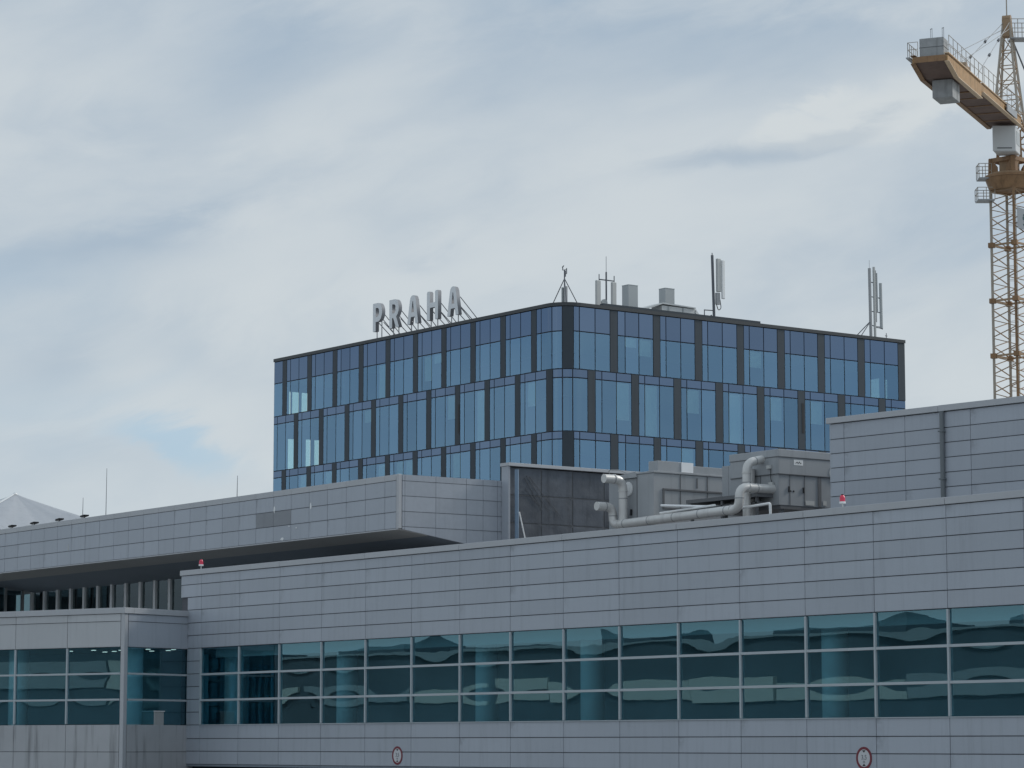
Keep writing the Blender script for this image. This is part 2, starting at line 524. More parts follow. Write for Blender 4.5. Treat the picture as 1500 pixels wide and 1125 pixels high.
def bulged(w, h, amt, material, t=0.014):
    """pane of glass that bellies very slightly, as sealed double panes do"""
    key = ('pane', round(w, 2), round(h, 2), amt, material.name)
    if key not in CACHE:
        nx, nz = 10, 6
        vs, fs = [], []
        for j in range(nz + 1):
            for i in range(nx + 1):
                u, v = i / nx * 2 - 1, j / nz * 2 - 1
                y = -t - amt * (1 - u * u) * (1 - v * v)
                vs.append((w * i / nx, y, h * j / nz))
        for j in range(nz):
            for i in range(nx):
                a = j * (nx + 1) + i
                fs.append((a, a + 1, a + nx + 2, a + nx + 1))
        b = len(vs)
        vs += [(0, 0, 0), (w, 0, 0), (w, 0, h), (0, 0, h)]
        fs.append((b + 3, b + 2, b + 1, b))
        me = bpy.data.meshes.new('pane')
        me.from_pydata(vs, [], fs)
        me.materials.append(material)
        me.materials.append(G_INNER)
        me.polygons[len(fs) - 1].material_index = 1
        me.shade_smooth()
        me.update()
        CACHE[key] = me
    return CACHE[key]


Z = lambda z: z + EYE          # heights below are measured from the eye

# ------------------------------------------------------------------ ground
g = MB()
g.add([(-2500, -2500, 0), (2500, -2500, 0), (2500, 2500, 0), (-2500, 2500, 0)], [(0, 1, 2, 3)])
tag(g.build('ground', M_GROUND), kind='structure')
rd = MB().add([(-400, 20, 0.004), (300, 20, 0.004), (300, 34, 0.004), (-400, 34, 0.004)], [(0, 1, 2, 3)])
tag(rd.build('road', pbr('asphalt', (0.055, 0.055, 0.058), 0.9, 0, 0.2, 0.3)), kind='structure')

# ------------------------------------------------------------------ long terminal front
X0, Y0 = -104.46, 60.0
main = thing('terminal_building', (X0, Y0, 0),
             'long grey panelled terminal front with a continuous strip of teal windows', 'terminal')
PW = 3.0757
cols = [-102.79] + [-99.74 + PW * k for k in range(0, 19)]     # panel joints along the front
cols_l = [c - X0 for c in cols]
XE = cols_l[-1]
rows = [6.975, 6.585, 6.06, 5.53, 4.99, 4.47, 3.938]           # joints above the windows (from the eye)
low = [0.79, 0.232, -0.283, -0.815]
G, T = 0.024, 0.05
# backing wall, roof and interior
b = MB()
b.box((0.02, 0, Z(3.93)), (XE, 0.35, Z(7.0)))
b.box((0.02, 0, Z(-0.815)), (XE, 0.35, Z(0.76)))
b.box((0.02, 0.0, Z(0.76)), (1.55, 0.35, Z(3.93)))
b.build('wall', M_JOINT, main)
MB().box((0.02, 0.36, Z(6.55)), (XE, 45, Z(6.7))).build('roof', M_ROOF, main)
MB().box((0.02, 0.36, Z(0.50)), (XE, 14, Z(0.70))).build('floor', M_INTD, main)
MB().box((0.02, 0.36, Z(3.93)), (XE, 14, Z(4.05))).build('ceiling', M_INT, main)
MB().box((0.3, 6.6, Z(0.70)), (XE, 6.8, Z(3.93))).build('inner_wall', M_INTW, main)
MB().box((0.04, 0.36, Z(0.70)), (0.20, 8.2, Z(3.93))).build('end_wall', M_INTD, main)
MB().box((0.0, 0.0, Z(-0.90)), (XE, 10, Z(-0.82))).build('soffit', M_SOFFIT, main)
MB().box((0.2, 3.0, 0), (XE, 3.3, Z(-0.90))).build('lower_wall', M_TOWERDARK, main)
MB().box((0.0, 0.02, 0), (0.19, 10, Z(-0.90))).build('lower_wall', M_TOWERDARK, main)
MB().box((0.02, 0.36, Z(4.06)), (0.3, 45, Z(6.54))).build('side_wall', M_PANEL, main)

edges = [0.57] + cols_l
# cladding panels: five courses and a head course over the windows, three courses below
bounds = [0.0] + cols_l
for r_ in range(6):
    zt, zb = rows[r_], rows[r_ + 1]
    for i in range(len(bounds) - 1):
        a, c = bounds[i], bounds[i + 1]
        if r_ >= 2 and i == 0:
            a = 0.55
        w = c - a - 0.016
        link('panel', slab(w, T, zt - zb - G, M_PANEL), main,
             (a + 0.008, -random.uniform(0, 0.004), Z(zb) + G / 2))
for r_ in range(3):
    zt, zb = low[r_], low[r_ + 1]
    for i in range(len(bounds) - 1):
        a, c = bounds[i], bounds[i + 1]
        if i == 0:
            a = 0.55
        w = c - a - 0.02
        link('panel', slab(w, T, zt - zb - G, M_PANEL), main,
             (a + 0.010, -random.uniform(0, 0.004), Z(zb) + G / 2))
# narrow column of panels left of the windows
ph = (3.938 - 0.79) / 6
for k in range(6):
    link('panel', slab(1.67 - 0.55 - 0.02, T, ph - G, M_PANEL), main, (0.56, 0, Z(0.79 + k * ph) + G / 2))
# coping in lengths of two panels
for i in range(0, len(cols_l) - 1, 2):
    a = -0.06 if i == 0 else cols_l[i]
    c = cols_l[min(i + 2, len(cols_l) - 1)]
    MB().box((a + 0.008, -0.10 - random.uniform(0, 0.006), Z(6.985)), (c - 0.008, 0.55, Z(7.20) - random.uniform(0, 0.008))).build('coping', M_COPING, main, bevel=0.008)
# window frames and panes
WT, WB = 3.93, 0.80
trz = [(2.81, 2.895), (1.75, 1.835)]
for i, c in enumerate(cols_l):
    if c > XE - 0.01:
        continue
    MB().box((c - 0.038, -0.075, Z(WB) + 0.012), (c + 0.038, 0.10, Z(WT) - 0.012)).build('mullion', M_ALU, main, bevel=0.005)
for i in range(len(cols_l) - 1):
    a, c = cols_l[i] + 0.040, cols_l[i + 1] - 0.040
    for z0, z1 in trz:
        MB().box((a, -0.065, Z(z0)), (c, 0.09, Z(z1))).build('transom', M_ALU, main, bevel=0.005)
    for z0, z1 in ((1.837, 2.808), (2.897, WT), (WB, 1.748)):
        pane = bulged(c - a, z1 - z0, random.choice((-0.0012, 0.0004, 0.0013, 0.0022) if z0 < 2.9 else (-0.0006, 0.0003, 0.0008)), G_FRONT)
        link('window_pane', pane, main, (a, 0.012, Z(z0)))
sill = MB().box((1.67, -0.09, Z(0.772)), (XE, -0.052, Z(0.80))).box((1.67, -0.05, Z(0.785)), (XE, 0.06, Z(0.80)))
sill.build('sill', M_ALU, main)
MB().box((1.67, -0.055, Z(WT)), (XE, -0.002, Z(WT) + 0.012)).build('head_trim', M_DARKALU, main)
# round columns inside
for x in (-103.0, -94.6, -85.27, -79.0, -66.64, -57.5):
    c = MB().tube((x - X0 + 0.1, 1.75, Z(0.70)), (x - X0 + 0.1, 1.75, Z(3.92)), 0.42 if x > -100 else 0.5, 20)
    c.build('column', M_COLUMN, main, smooth=True)
MB().box((1.8, 0.6, Z(3.55)), (XE, 0.8, Z(3.93))).build('bulkhead', M_INT, main)
for x, y in ((6.2, 5.5), (6.9, 6.6), (5.4, 4.0), (9.5, 5.0), (13.1, 6.0)):
    MB().box((x, y, Z(3.90)), (x + 0.30, y + 0.12, Z(3.925))).build('downlight', M_LAMP, main)

# red obstruction lights on the coping
def red_light(x, h, label):
    t = thing('obstruction_light', (x, Y0 + 0.22, Z(7.20)), label, 'warning light', 0, 'red obstruction lights on the terminal coping')
    MB().tube((0, 0, 0), (0, 0, h - 0.26), 0.024, 8).box((-0.09, -0.06, 0.0), (0.09, 0.06, 0.02)).build('stem', M_ANT, t)
    MB().tube((0, 0, h - 0.26), (0, 0, h - 0.20), 0.10, 12).build('base_ring', M_WHITE, t)
    MB().tube((0, 0, h - 0.20), (0, 0, h - 0.07), 0.085, 12).tube((0, 0, h - 0.07), (0, 0, h), 0.085, 12, 0, 0.05).build('lens', M_RED, t, smooth=True)
    MB().tube((0, 0, h), (0, 0, h + 0.03), 0.045, 8).build('cap', M_BLACK, t)


red_light(-103.31, 0.42, 'red obstruction light at the far left end of the terminal coping below the overhang')
red_light(-64.45, 0.40, 'red obstruction light on the coping in front of the upper right panelled block')


def text_mesh(txt, size, depth):
    cu = bpy.data.curves.new('t', 'FONT')
    cu.body = txt
    cu.size = size
    cu.extrude = depth
    cu.align_x = 'CENTER'
    cu.align_y = 'CENTER'
    ob = bpy.data.objects.new('t', cu)
    COL.objects.link(ob)
    dg = bpy.context.evaluated_depsgraph_get()
    me = bpy.data.meshes.new_from_object(ob.evaluated_get(dg))
    bpy.data.objects.remove(ob)
    me.transform(Matrix.Rotation(R(90), 4, 'X'))
    return me


def ring_sign(x, label, txt, sub):
    t = thing('height_limit_sign', (x, Y0 - 0.056, Z(-0.415)), label, 'road sign', 0, 'round height limit signs on the terminal front')
    n = 36
    vs, fs = [], []
    for ro, y in ((0.34, -0.012), (0.262, -0.012), (0.34, 0.0), (0.262, 0.0)):
        for k in range(n):
            a = 2 * math.pi * k / n
            vs.append((ro * math.cos(a), y, ro * math.sin(a)))
    for k in range(n):
        k2 = (k + 1) % n
        fs += [(k, k2, n + k2, n + k), (2 * n + k, 2 * n + k2, k2, k), (n + k, n + k2, 3 * n + k2, 3 * n + k)]
    MB().add(vs, fs).build('rim', M_SIGNRED, t)
    d = MB()
    d.tube((0, -0.007, 0), (0, 0, 0), 0.262, 36)
    d.build('disc', M_SIGNWHITE, t)
    ar = MB()
    ar.prism([(-0.075, 0.235), (0.075, 0.235), (0, 0.165)], -0.011, -0.007)
    ar.prism([(-0.075, -0.235), (0.075, -0.235), (0, -0.165)], -0.011, -0.007)
    ar.build('arrow_marks', M_BLACK, t)
    for s, sz, dz in ((txt, 0.20, 0.02), (sub, 0.12, -0.11)):
        me = text_mesh(s, sz, 0.002)
        me.materials.clear()
        me.materials.append(M_ANTD)
        link('lettering', me, t, (0, -0.0095, dz))


ring_sign(-88.31, 'smaller looking round red rimmed height limit sign left of the middle of the front', '3,5', 'm')
ring_sign(-63.37, 'round red rimmed height limit sign on the panels at the lower right', '3,5', 'm')

# ------------------------------------------------------------------ projecting wing at the left
ang = math.atan2(56.30 - 60.0, -102.63 + 103.93)      # not used for placing, kept for the wing's own turn
BX, BY = -102.63, 56.30
BR = R(18.96)                                          # the wing is turned against the long front
wing = thing('terminal_wing', (BX, BY, 0), 'low grey panelled terminal wing with water stains below its windows, at the left', 'terminal', BR)
# local x runs along the front (negative to the left), local y into the building; the side face looks to +x
LW = 30.0
SD = 4.3
zt = {'top': 5.50, 'cop': 5.26, 'j1': 4.95, 'head': 3.91, 'sill': 0.80, 'j2': -0.31, 'bot': -1.5}
b = MB()
b.box((-LW, 0.05, Z(zt['head'])), (-0.05, 0.4, Z(5.3)))
b.box((-LW, 0.05, 0), (-0.05, 0.4, Z(zt['sill']) - 0.02))
b.box((-0.4, 0.4, Z(zt['head'])), (-0.05, SD, Z(5.3)))
b.box((-0.4, 0.4, 0), (-0.05, SD, Z(zt['sill']) - 0.02))
b.build('wall', M_JOINT, wing)
MB().box((-LW, 0.42, Z(5.0)), (-0.42, 14, Z(5.12))).build('roof', M_ROOF, wing)
MB().box((-LW, 0.42, Z(0.50)), (-0.42, 12, Z(0.70))).build('floor', M_INTD, wing)
MB().box((-LW, 0.42, Z(3.95)), (-0.42, 12, Z(4.05))).build('ceiling', M_INT, wing)
MB().box((-LW, 7.0, Z(0.70)), (-0.45, 7.2, Z(3.95))).build('inner_wall', M_INTW, wing)
MB().box((-LW, 0.42, Z(0.70)), (-LW + 0.2, 7.0, Z(3.95))).build('end_wall', M_INTW, wing)
MB().box((-0.6, SD + 0.02, Z(0.70)), (-0.1, 7.2, Z(3.95))).build('inner_wall', M_INTW, wing)
FW = 2.93
jx = [-0.21 - FW * k for k in range(0, 11)]
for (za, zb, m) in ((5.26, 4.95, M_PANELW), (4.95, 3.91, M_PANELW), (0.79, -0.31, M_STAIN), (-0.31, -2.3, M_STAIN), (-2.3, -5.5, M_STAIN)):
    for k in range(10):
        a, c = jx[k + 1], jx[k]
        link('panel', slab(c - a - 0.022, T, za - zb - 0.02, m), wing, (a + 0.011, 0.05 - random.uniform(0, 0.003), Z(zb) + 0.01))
    # side face panels (turned a quarter)
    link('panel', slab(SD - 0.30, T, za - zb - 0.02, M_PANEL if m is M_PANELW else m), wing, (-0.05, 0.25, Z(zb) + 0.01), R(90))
MB().box((-0.20, 0.0, 0), (0.0, 0.215, Z(5.27))).build('corner_post', M_COPING, wing, bevel=0.01)
for k in range(0, 10, 2):
    MB().box((jx[k + 2] + 0.004, -0.06, Z(5.265)), ((jx[k] if k else 0.06) - 0.004, 0.5, Z(5.50))).build('coping', M_COPING, wing, bevel=0.008)
MB().box((-0.44, 0.502, Z(5.265)), (0.06, SD + 0.35, Z(5.50))).build('coping', M_COPING, wing, bevel=0.008)
for k in range(10):
    a, c = jx[k + 1], jx[k]
    if k:
        MB().box((c - 0.04, -0.02, Z(0.815)), (c + 0.04, 0.12, Z(3.90))).build('mullion', M_ALU, wing, bevel=0.005)
    for z0, z1 in ((2.80, 2.88), (1.75, 1.83)):
        MB().box((a + 0.042, -0.01, Z(z0)), (c - 0.042 + (0.03 if k == 0 else 0), 0.11, Z(z1))).build('transom', M_ALU, wing, bevel=0.005)
    for z0, z1 in ((0.81, 1.748), (1.832, 2.798), (2.882, 3.905)):
        link('window_pane', bulged(c - a - 0.084, z1 - z0, random.choice((0.0009, 0.0016, 0.0024, 0.0031)), G_FRONT), wing, (a + 0.042, 0.07, Z(z0)))
for z0, z1 in ((2.80, 2.88), (1.75, 1.83)):
    MB().box((-0.11, 0.26, Z(z0)), (0.01, SD - 0.32, Z(z1))).build('transom', M_ALU, wing, bevel=0.005)
for z0, z1 in ((0.81, 1.748), (1.832, 2.798), (2.882, 3.905)):
    link('window_pane', bulged(SD - 0.58, z1 - z0, 0.0016, G_FRONT), wing, (-0.07, 0.26, Z(z0)), R(90))
MB().box((-0.12, SD - 0.31, Z(0.80)), (0.02, SD - 0.22, Z(3.91))).build('jamb', M_ALU, wing)
MB().box((-0.1, SD - 0.215, 0), (0.0, SD - 0.02, Z(5.26))).build('end_post', M_PANEL, wing)
for x, y in ((-7.7, 1.9), (-1.1, 1.75)):
    MB().tube((x, y, Z(0.70)), (x, y, Z(3.94)), 0.42, 20).build('column', M_COLUMN, wing, smooth=True)
for x, y in ((-4.6, 3.0), (-4.9, 4.6), (-3.6, 3.6), (-3.3, 5.2), (-1.9, 3.4), (-2.2, 5.0), (-1.2, 4.2), (-5.8, 5.0), (-6.3, 3.4)):
    MB().box((x, y, Z(3.92)), (x + 0.20, y + 0.09, Z(3.945))).build('downlight', M_LAMP, wing)
cab = thing('storage_cabinet', (-103.9, 58.2, Z(0.70)), 'pale cabinet standing behind the side window of the left wing', 'cabinet', BR)
MB().box((-0.55, -0.3, 0.05), (0.55, 0.3, 0.62)).build('body', M_INT, cab, bevel=0.02)
MB().box((-0.58, -0.33, 0.622), (0.58, 0.33, 0.66)).build('top', M_WHITE, cab, bevel=0.01)

# ------------------------------------------------------------------ upper hall with the overhanging fascia
FE = R(1.03)
FX, FY = -96.05, 65.20
hall = thing('upper_hall', (FX, FY, 0), 'set back upper storey with a grey gridded fascia overhanging a dark soffit, at the left', 'building', -FE)
# local: x to the right along the fascia, y into the building
joints = [0.0, -0.97 + 0.0] + [-0.97 - 1.487 * k for k in range(1, 42)]
LF = -joints[-1]
zr = [10.67, 10.03, 9.385, 8.71]
TP = 0.045
back = MB()
back.box((joints[-1], 0.0, Z(8.72)), (-0.05, 0.25, Z(10.75)))
back.build('fascia_backing', M_JOINT, hall)
for r_ in range(3):
    for i in range(len(joints) - 1):
        a, c = joints[i + 1], joints[i]
        if i == 0:
            c = -0.13
        patch = r_ == 1 and i in (6, 7)
        o = link('panel', slab(c - a - 0.02, TP, zr[r_] - zr[r_ + 1] - 0.02, M_DARKPATCH if patch else M_PANEL_UP), hall,
                 (a + 0.01, -random.uniform(0, 0.003), Z(zr[r_ + 1]) + 0.01))
        if patch:
            o['label'] = 'darker bare panel'
# top trim course
for i in range(0, len(joints) - 1):
    a, c = joints[i + 1], joints[i]
    if i == 0:
        c = -0.13
    link('trim_panel', slab(c - a - 0.016, TP + 0.01, 0.24, M_COPING), hall, (a + 0.008, 0, Z(10.68)))
MB().box((joints[-1], -0.06, Z(8.66)), (0.0, 0.0, Z(8.705))).build('drip_edge', M_COPING, hall)
MB().box((-0.12, -0.055, Z(8.70)), (0.045, 0.13, Z(10.93))).build('corner_post', M_COPING, hall, bevel=0.02)
# return face looking to the right, its lower edge following the tapered soffit
SL = 0.15
rj = [0.14, 0.27, 1.79, 3.31, 4.15, 4.88, 6.4, 7.9]
rz_ = [10.92, 10.66, 10.04, 9.41, 8.785, 7.2]
soff = lambda y: 8.70 - SL * y
MB().prism([(0.05, Z(soff(0.05)) + 0.02), (8.0, Z(soff(8.0)) + 0.02), (8.0, Z(10.9)), (0.05, Z(10.9))], -0.3, 0.0, 'x').build('return_backing', M_JOINT, hall)
for i in range(len(rj) - 1):
    a, c = rj[i] + 0.009, rj[i + 1] - 0.009
    for r_ in range(5):
        zt_, zb_ = rz_[r_] - 0.009, rz_[r_ + 1] + 0.009
        la, lc = max(zb_, soff(a)), max(zb_, soff(c))
        if la >= zt_ - 0.02 and lc >= zt_ - 0.02:
            continue
        la, lc = min(la, zt_), min(lc, zt_)
        pts = [(a, Z(la)), (c, Z(lc)), (c, Z(zt_))]
        if zt_ - la > 0.004:
            pts.append((a, Z(zt_)))
        MB().prism(pts, 0.0, TP, 'x').build('panel', M_PANEL_UP, hall)
# tapered soffit: paler edge band, then the dark field
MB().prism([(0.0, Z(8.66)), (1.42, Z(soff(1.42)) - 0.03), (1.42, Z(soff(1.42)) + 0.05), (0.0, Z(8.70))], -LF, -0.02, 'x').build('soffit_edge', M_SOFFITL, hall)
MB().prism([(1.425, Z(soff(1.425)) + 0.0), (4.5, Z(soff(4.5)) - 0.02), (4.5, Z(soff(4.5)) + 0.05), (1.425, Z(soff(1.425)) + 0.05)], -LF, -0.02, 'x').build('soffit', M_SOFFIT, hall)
MB().box((-LF, 0.26, Z(10.72)), (-0.31, 40, Z(10.86))).build('roof', M_ROOF, hall)
# clerestory band under the soffit
CY = 4.3
cz1, cz0 = 8.05, 6.2
xs = [-42.3 + 1.53 * k for k in range(0, 26)]
for k, x in enumerate(xs):
    MB().box((x - 0.11, CY - 0.10, Z(cz0)), (x + 0.11, CY + 0.12, Z(soff(CY)))).build('mullion', M_LETTER, hall)
for k in range(len(xs) - 1):
    link('window_pane', bulged(1.53 - 0.23, cz1 - cz0 - 0.03, random.choice((0.0009, 0.0016)), G_CLER), hall, (xs[k] + 0.115, CY + 0.03, Z(cz0)))
MB().box((-42.3, CY + 6.0, Z(5.0)), (-4.0, CY + 6.2, Z(8.6))).build('inner_wall', M_TOWERDARK, hall)
MB().box((-42.6, CY + 0.2, Z(5.0)), (-42.31, CY + 6.2, Z(8.6))).build('inner_wall', M_INTD, hall)
MB().box((-42.3, CY + 0.2, Z(8.0)), (-4.0, CY + 6.0, Z(8.1))).build('ceiling', M_INTD, hall)
MB().box((-42.3, CY - 0.05, Z(5.0)), (-4.0, CY + 0.15, Z(cz0) - 0.02)).build('parapet_wall', M_PANEL, hall)
for k in range(5):
    y = CY - 0.55 - 1.0 * k
    MB().box((-42.5, y - 0.06, Z(cz0)), (-42.3, y + 0.06, Z(min(soff(y), 8.7)) - 0.02)).build('mullion', M_STEELG, hall)
    MB().box((-42.42, y + 0.065, Z(cz0)), (-42.40, y + 0.935, Z(soff(y + 0.93)) - 0.03)).build('window_pane', G_CLER, hall)
MB().box((-44.5, -0.8, Z(5.0)), (-44.3, CY, Z(8.0))).build('inner_wall', M_INTD, hall)
MB().box((-42.6, -0.8, Z(4.9)), (-42.2, CY, Z(cz0) - 0.02)).build('parapet_wall', M_PANEL, hall)
for (x, z, w, h) in ((-9.80, 10.12, 0.16, 0.32), (-6.78, 10.07, 0.17, 0.30), (-9.12, 8.80, 0.36, 0.15), (-8.55, 9.32, 0.12, 0.07), (-7.95, 9.22, 0.11, 0.08), (-29.5, 9.55, 0.1, 0.35)):
    n = 9
    poly = [(x + w / 2 * math.cos(2 * math.pi * k / n) * random.uniform(0.6, 1.1), Z(z) + h / 2 * math.sin(2 * math.pi * k / n) * random.uniform(0.6, 1.1)) for k in range(n)]
    MB().prism(poly, -TP - 0.012, -TP - 0.005).build('torn_film', M_WHITE if x > -20 else M_ANT, hall)

# roof lamps, rods and tent on the upper hall
def to_world(obj, p):
    return Matrix.Translation(obj.location) @ Matrix.Rotation(obj.rotation_euler.z, 4, 'Z') @ Vector(p)


for (x, lab) in ((-36.75, 'leftmost'), (-34.2, 'second from the left'), (-31.4, 'third from the left'), (-28.7, 'rightmost')):
    p = to_world(hall, (x, 0.32, Z(10.93)))
    t = thing('roof_floodlight', p, 'flat dark floodlight on the left fascia edge, ' + lab + ' of the four', 'floodlight', -FE, 'floodlights along the edge of the upper fascia')
    MB().box((-0.85, -0.05, 0.03), (-0.1, 0.05, 0.07)).box((-0.12, -0.05, 0), (0.1, 0.05, 0.12)).build('bracket', M_WHITE, t)
    MB().prism([(-0.10, 0.09), (0.32, 0.13), (0.34, 0.20), (-0.05, 0.17)], -0.15, 0.15).build('lamp_head', M_BLACK, t, bevel=0.01)
    MB().tube((0.1, 0, 0), (0.16, 0, 0.16), 0.03, 6).build('stem', M_ANTD, t)
for (x, h, lab) in ((-31.1, 1.35, 'short thin lightning rod beside the white tent peak on the fascia edge'),
                    (-28.6, 2.62, 'tallest and thinnest lightning rod on the left fascia edge'),
                    (-15.75, 1.28, 'thin lightning rod on the fascia edge just left of the glass tower')):
    p = to_world(hall, (x, 1.5, Z(10.86)))
    t = thing('lightning_rod', p, lab, 'lightning rod', 0, 'lightning rods on the upper hall roof')
    MB().tube((0, 0, 0.28), (0.02, 0, h), 0.018, 6, 0, 0.010).build('rod', M_ANTD, t)
    MB().tube((0, 0, 0), (0, 0, 0.30), 0.04, 8).box((-0.12, -0.12, 0), (0.12, 0.12, 0.05)).build('foot', M_STEELG, t)

tent = thing('membrane_tent', (-148.0, 73.96, Z(10.86)), 'pale grey membrane tent with a pointed peak rising behind the fascia at far left', 'tent')
nr, na = 16, 96
TH, TRD = 3.36, 6.8


def tent_pt(a, t_, lift=0.0):
    c4 = math.cos(4 * (a - R(42)))
    rr = TRD * (1 + 0.10 * c4)
    h = TH - 2.6 * t_ ** 0.92 + 0.22 * c4 * t_ * (1.3 - t_) + 0.035 * math.sin(22 * a + 3 * t_) * t_ + 0.05 * math.sin(7 * a + 1) * t_
    return (rr * t_ * math.cos(a), rr * t_ * math.sin(a), max(h, 0.12) + lift)


vs, fs = [(0, 0, TH)], []
for i in range(1, nr + 1):
    for k in range(na):
        vs.append(tent_pt(2 * math.pi * k / na, i / nr))
for k in range(na):
    fs.append((0, 1 + k, 1 + (k + 1) % na))
for i in range(nr - 1):
    for k in range(na):
        a = 1 + i * na + k
        b_ = 1 + i * na + (k + 1) % na
        fs.append((a, a + na, b_ + na, b_))
MB().add(vs, fs).build('membrane', M_TENT, tent, smooth=True)
# seam straps along two ridges and the mast cap
sm_ = MB()
for a0 in (R(-52), R(-75)):
    pr = None
    for i in range(0, 7):
        p = tent_pt(a0, i / nr, 0.03)
        if pr:
            sm_.beam(pr, p, 0.11, 0.02)
        pr = p
sm_.build('seam_strap', M_WHITE, tent)
MB().tube((0, 0, TH - 0.06), (0, 0, TH + 0.06), 0.16, 12, 0, 0.08).build('peak_cap', M_WHITE, tent)
MB().tube((0, 0, 0), (0, 0, TH - 0.06), 0.08, 8).build('mast', M_STEELG, tent)

# ------------------------------------------------------------------ block at the right on the roof
KX, KY = -77.50, 71.81
KE = R(5.2)
blk = thing('rooftop_block', (KX, KY, 0), 'tall windowless grey panelled rooftop block with a downpipe, at the right', 'building', KE)
kr = [11.73, 11.155, 10.625, 10.095, 9.565, 9.04, 8.51, 7.98, 7.45, 6.9]
kc = [0.0, 0.71, 3.63, 6.64, 9.62, 12.6, 15.6]
MB().box((0.02, 0.05, Z(6.7)), (kc[-1], 12, Z(11.8))).build('wall', M_JOINT, blk)
for r_ in range(len(kr) - 1):
    for i in range(len(kc) - 1):
        link('panel', slab(kc[i + 1] - kc[i] - 0.016, T, kr[r_] - kr[r_ + 1] - G, M_PANEL_UP), blk,
             (kc[i] + 0.008, 0.05 - random.uniform(0, 0.004), Z(kr[r_ + 1]) + G / 2))
MB().box((-0.10, -0.09, Z(11.745)), (5.24, 0.5, Z(11.96))).build('coping', M_COPING, blk, bevel=0.008)
MB().box((5.25, -0.09, Z(11.745)), (kc[-1], 0.5, Z(11.965))).build('coping', M_COPING, blk, bevel=0.008)
dp = MB()
dp.tube((5.42, -0.09, Z(6.8)), (5.42, -0.09, Z(11.74)), 0.085, 12)
dp.build('downpipe', M_PIPE, blk, smooth=True)
for z in (7.6, 9.3, 11.0):
    MB().box((5.31, -0.185, Z(z)), (5.53, 0.0, Z(z) + 0.05)).build('pipe_clip', M_PIPE, blk)
MB().box((-0.03, 0.12, Z(6.7)), (0.018, 12, Z(11.73))).build('end_wall', M_PANEL_UP, blk)

# ------------------------------------------------------------------ screen wall and plant on the roof
SX, SY = -95.44, 70.30
scr = thing('equipment_screen', (SX, SY, Z(6.70)), 'grey framed screen wall with sagging dark mesh panels beside the air units', 'screen')
H0 = -Z(6.70)
scr_top = Z(11.50) + H0
MB().box((-0.46, -0.03, 0), (0.03, 0.07, scr_top)).build('jamb', M_PANEL_UP, scr, bevel=0.01)
MB().box((-0.52, -0.06, scr_top + 0.003), (0.10, 7.0, scr_top + 0.14)).build('cap', M_COPING, scr, bevel=0.008)
MB().box((-0.40, 0.075, 0), (-0.30, 7.0, scr_top)).build('backing', M_JOINT, scr)
ys = [0.35, 1.62, 2.02 + 1.45, 5.05, 6.98]
ys = [0.08, 1.75, 3.40, 5.10, 6.98]
zs = [0.05, 1.12, 2.02, 3.28, scr_top - 0.02]
zs = [0.05, 1.55, 2.45, 3.62, scr_top - 0.02]
def mesh_panel(y0, y1, z0, z1, seed):
    rnd = random.Random(seed)
    n = 6
    vs, fs = [], []
    for j in range(n + 1):
        for i in range(n + 1):
            e = 0.0 if i in (0, n) or j in (0, n) else rnd.uniform(-0.02, 0.035)
            vs.append((-0.06 + e, y0 + (y1 - y0) * i / n, z0 + (z1 - z0) * j / n))
    for j in range(n):
        for i in range(n):
            a = j * (n + 1) + i
            fs.append((a, a + 1, a + n + 2, a + n + 1))
    b0 = len(vs)
    vs += [(-0.10, y0, z0), (-0.10, y1, z0), (-0.10, y1, z1), (-0.10, y0, z1)]
    fs.append((b0 + 3, b0 + 2, b0 + 1, b0))
    return MB().add(vs, fs)


for i in range(4):
    for j in range(4):
        mesh_panel(ys[i] + 0.03, ys[i + 1] - 0.03, zs[j] + 0.025, zs[j + 1] - 0.025, i * 7 + j).build('mesh_panel', M_NET, scr, smooth=True)
rl = MB()
for y in ys[1:4]:
    rl.box((-0.10, y - 0.025, 0.0), (-0.075, y + 0.025, scr_top))
for z in zs[1:4]:
    for i in range(4):
        rl.box((-0.10, ys[i] + 0.026, z - 0.02), (-0.078, ys[i + 1] - 0.026, z + 0.02))
rl.build('rail', M_AHUD, scr)
fold = MB()
for (y0, z0, y1, z1) in ((0.85, 4.35, 1.75, 3.05), (0.95, 4.45, 2.1, 3.0), (1.1, 4.4, 2.7, 2.85), (0.9, 3.9, 1.5, 3.3)):
    fold.beam((-0.02, y0, z0), (-0.015, y1, z1), 0.018, 0.012)
fold.build('fold', M_AHUD, scr)
post = thing('steel_post', (-95.0, 70.40, Z(6.70)), 'slim blue grey post in front of the dark screen wall', 'post')
MB().tube((0, 0, 0.03), (0, 0, 4.62), 0.085, 10).build('shaft', M_BLUEPOST, post, smooth=True)
MB().box((-0.18, -0.18, 0), (0.18, 0.18, 0.03)).build('base_plate', M_BLUEPOST, post)
rod = MB().tube((-94.85, 70.42, Z(9.55)), (-94.85, 70.95, Z(7.6)), 0.03, 8)
tag(rod.build('white_rod', M_WHITE), 'white rod leaning diagonally on the blue grey post', 'rod')


def ahu(name, loc, label):
    return thing(name, loc, label, 'air unit', 0, 'air handling units on the terminal roof')


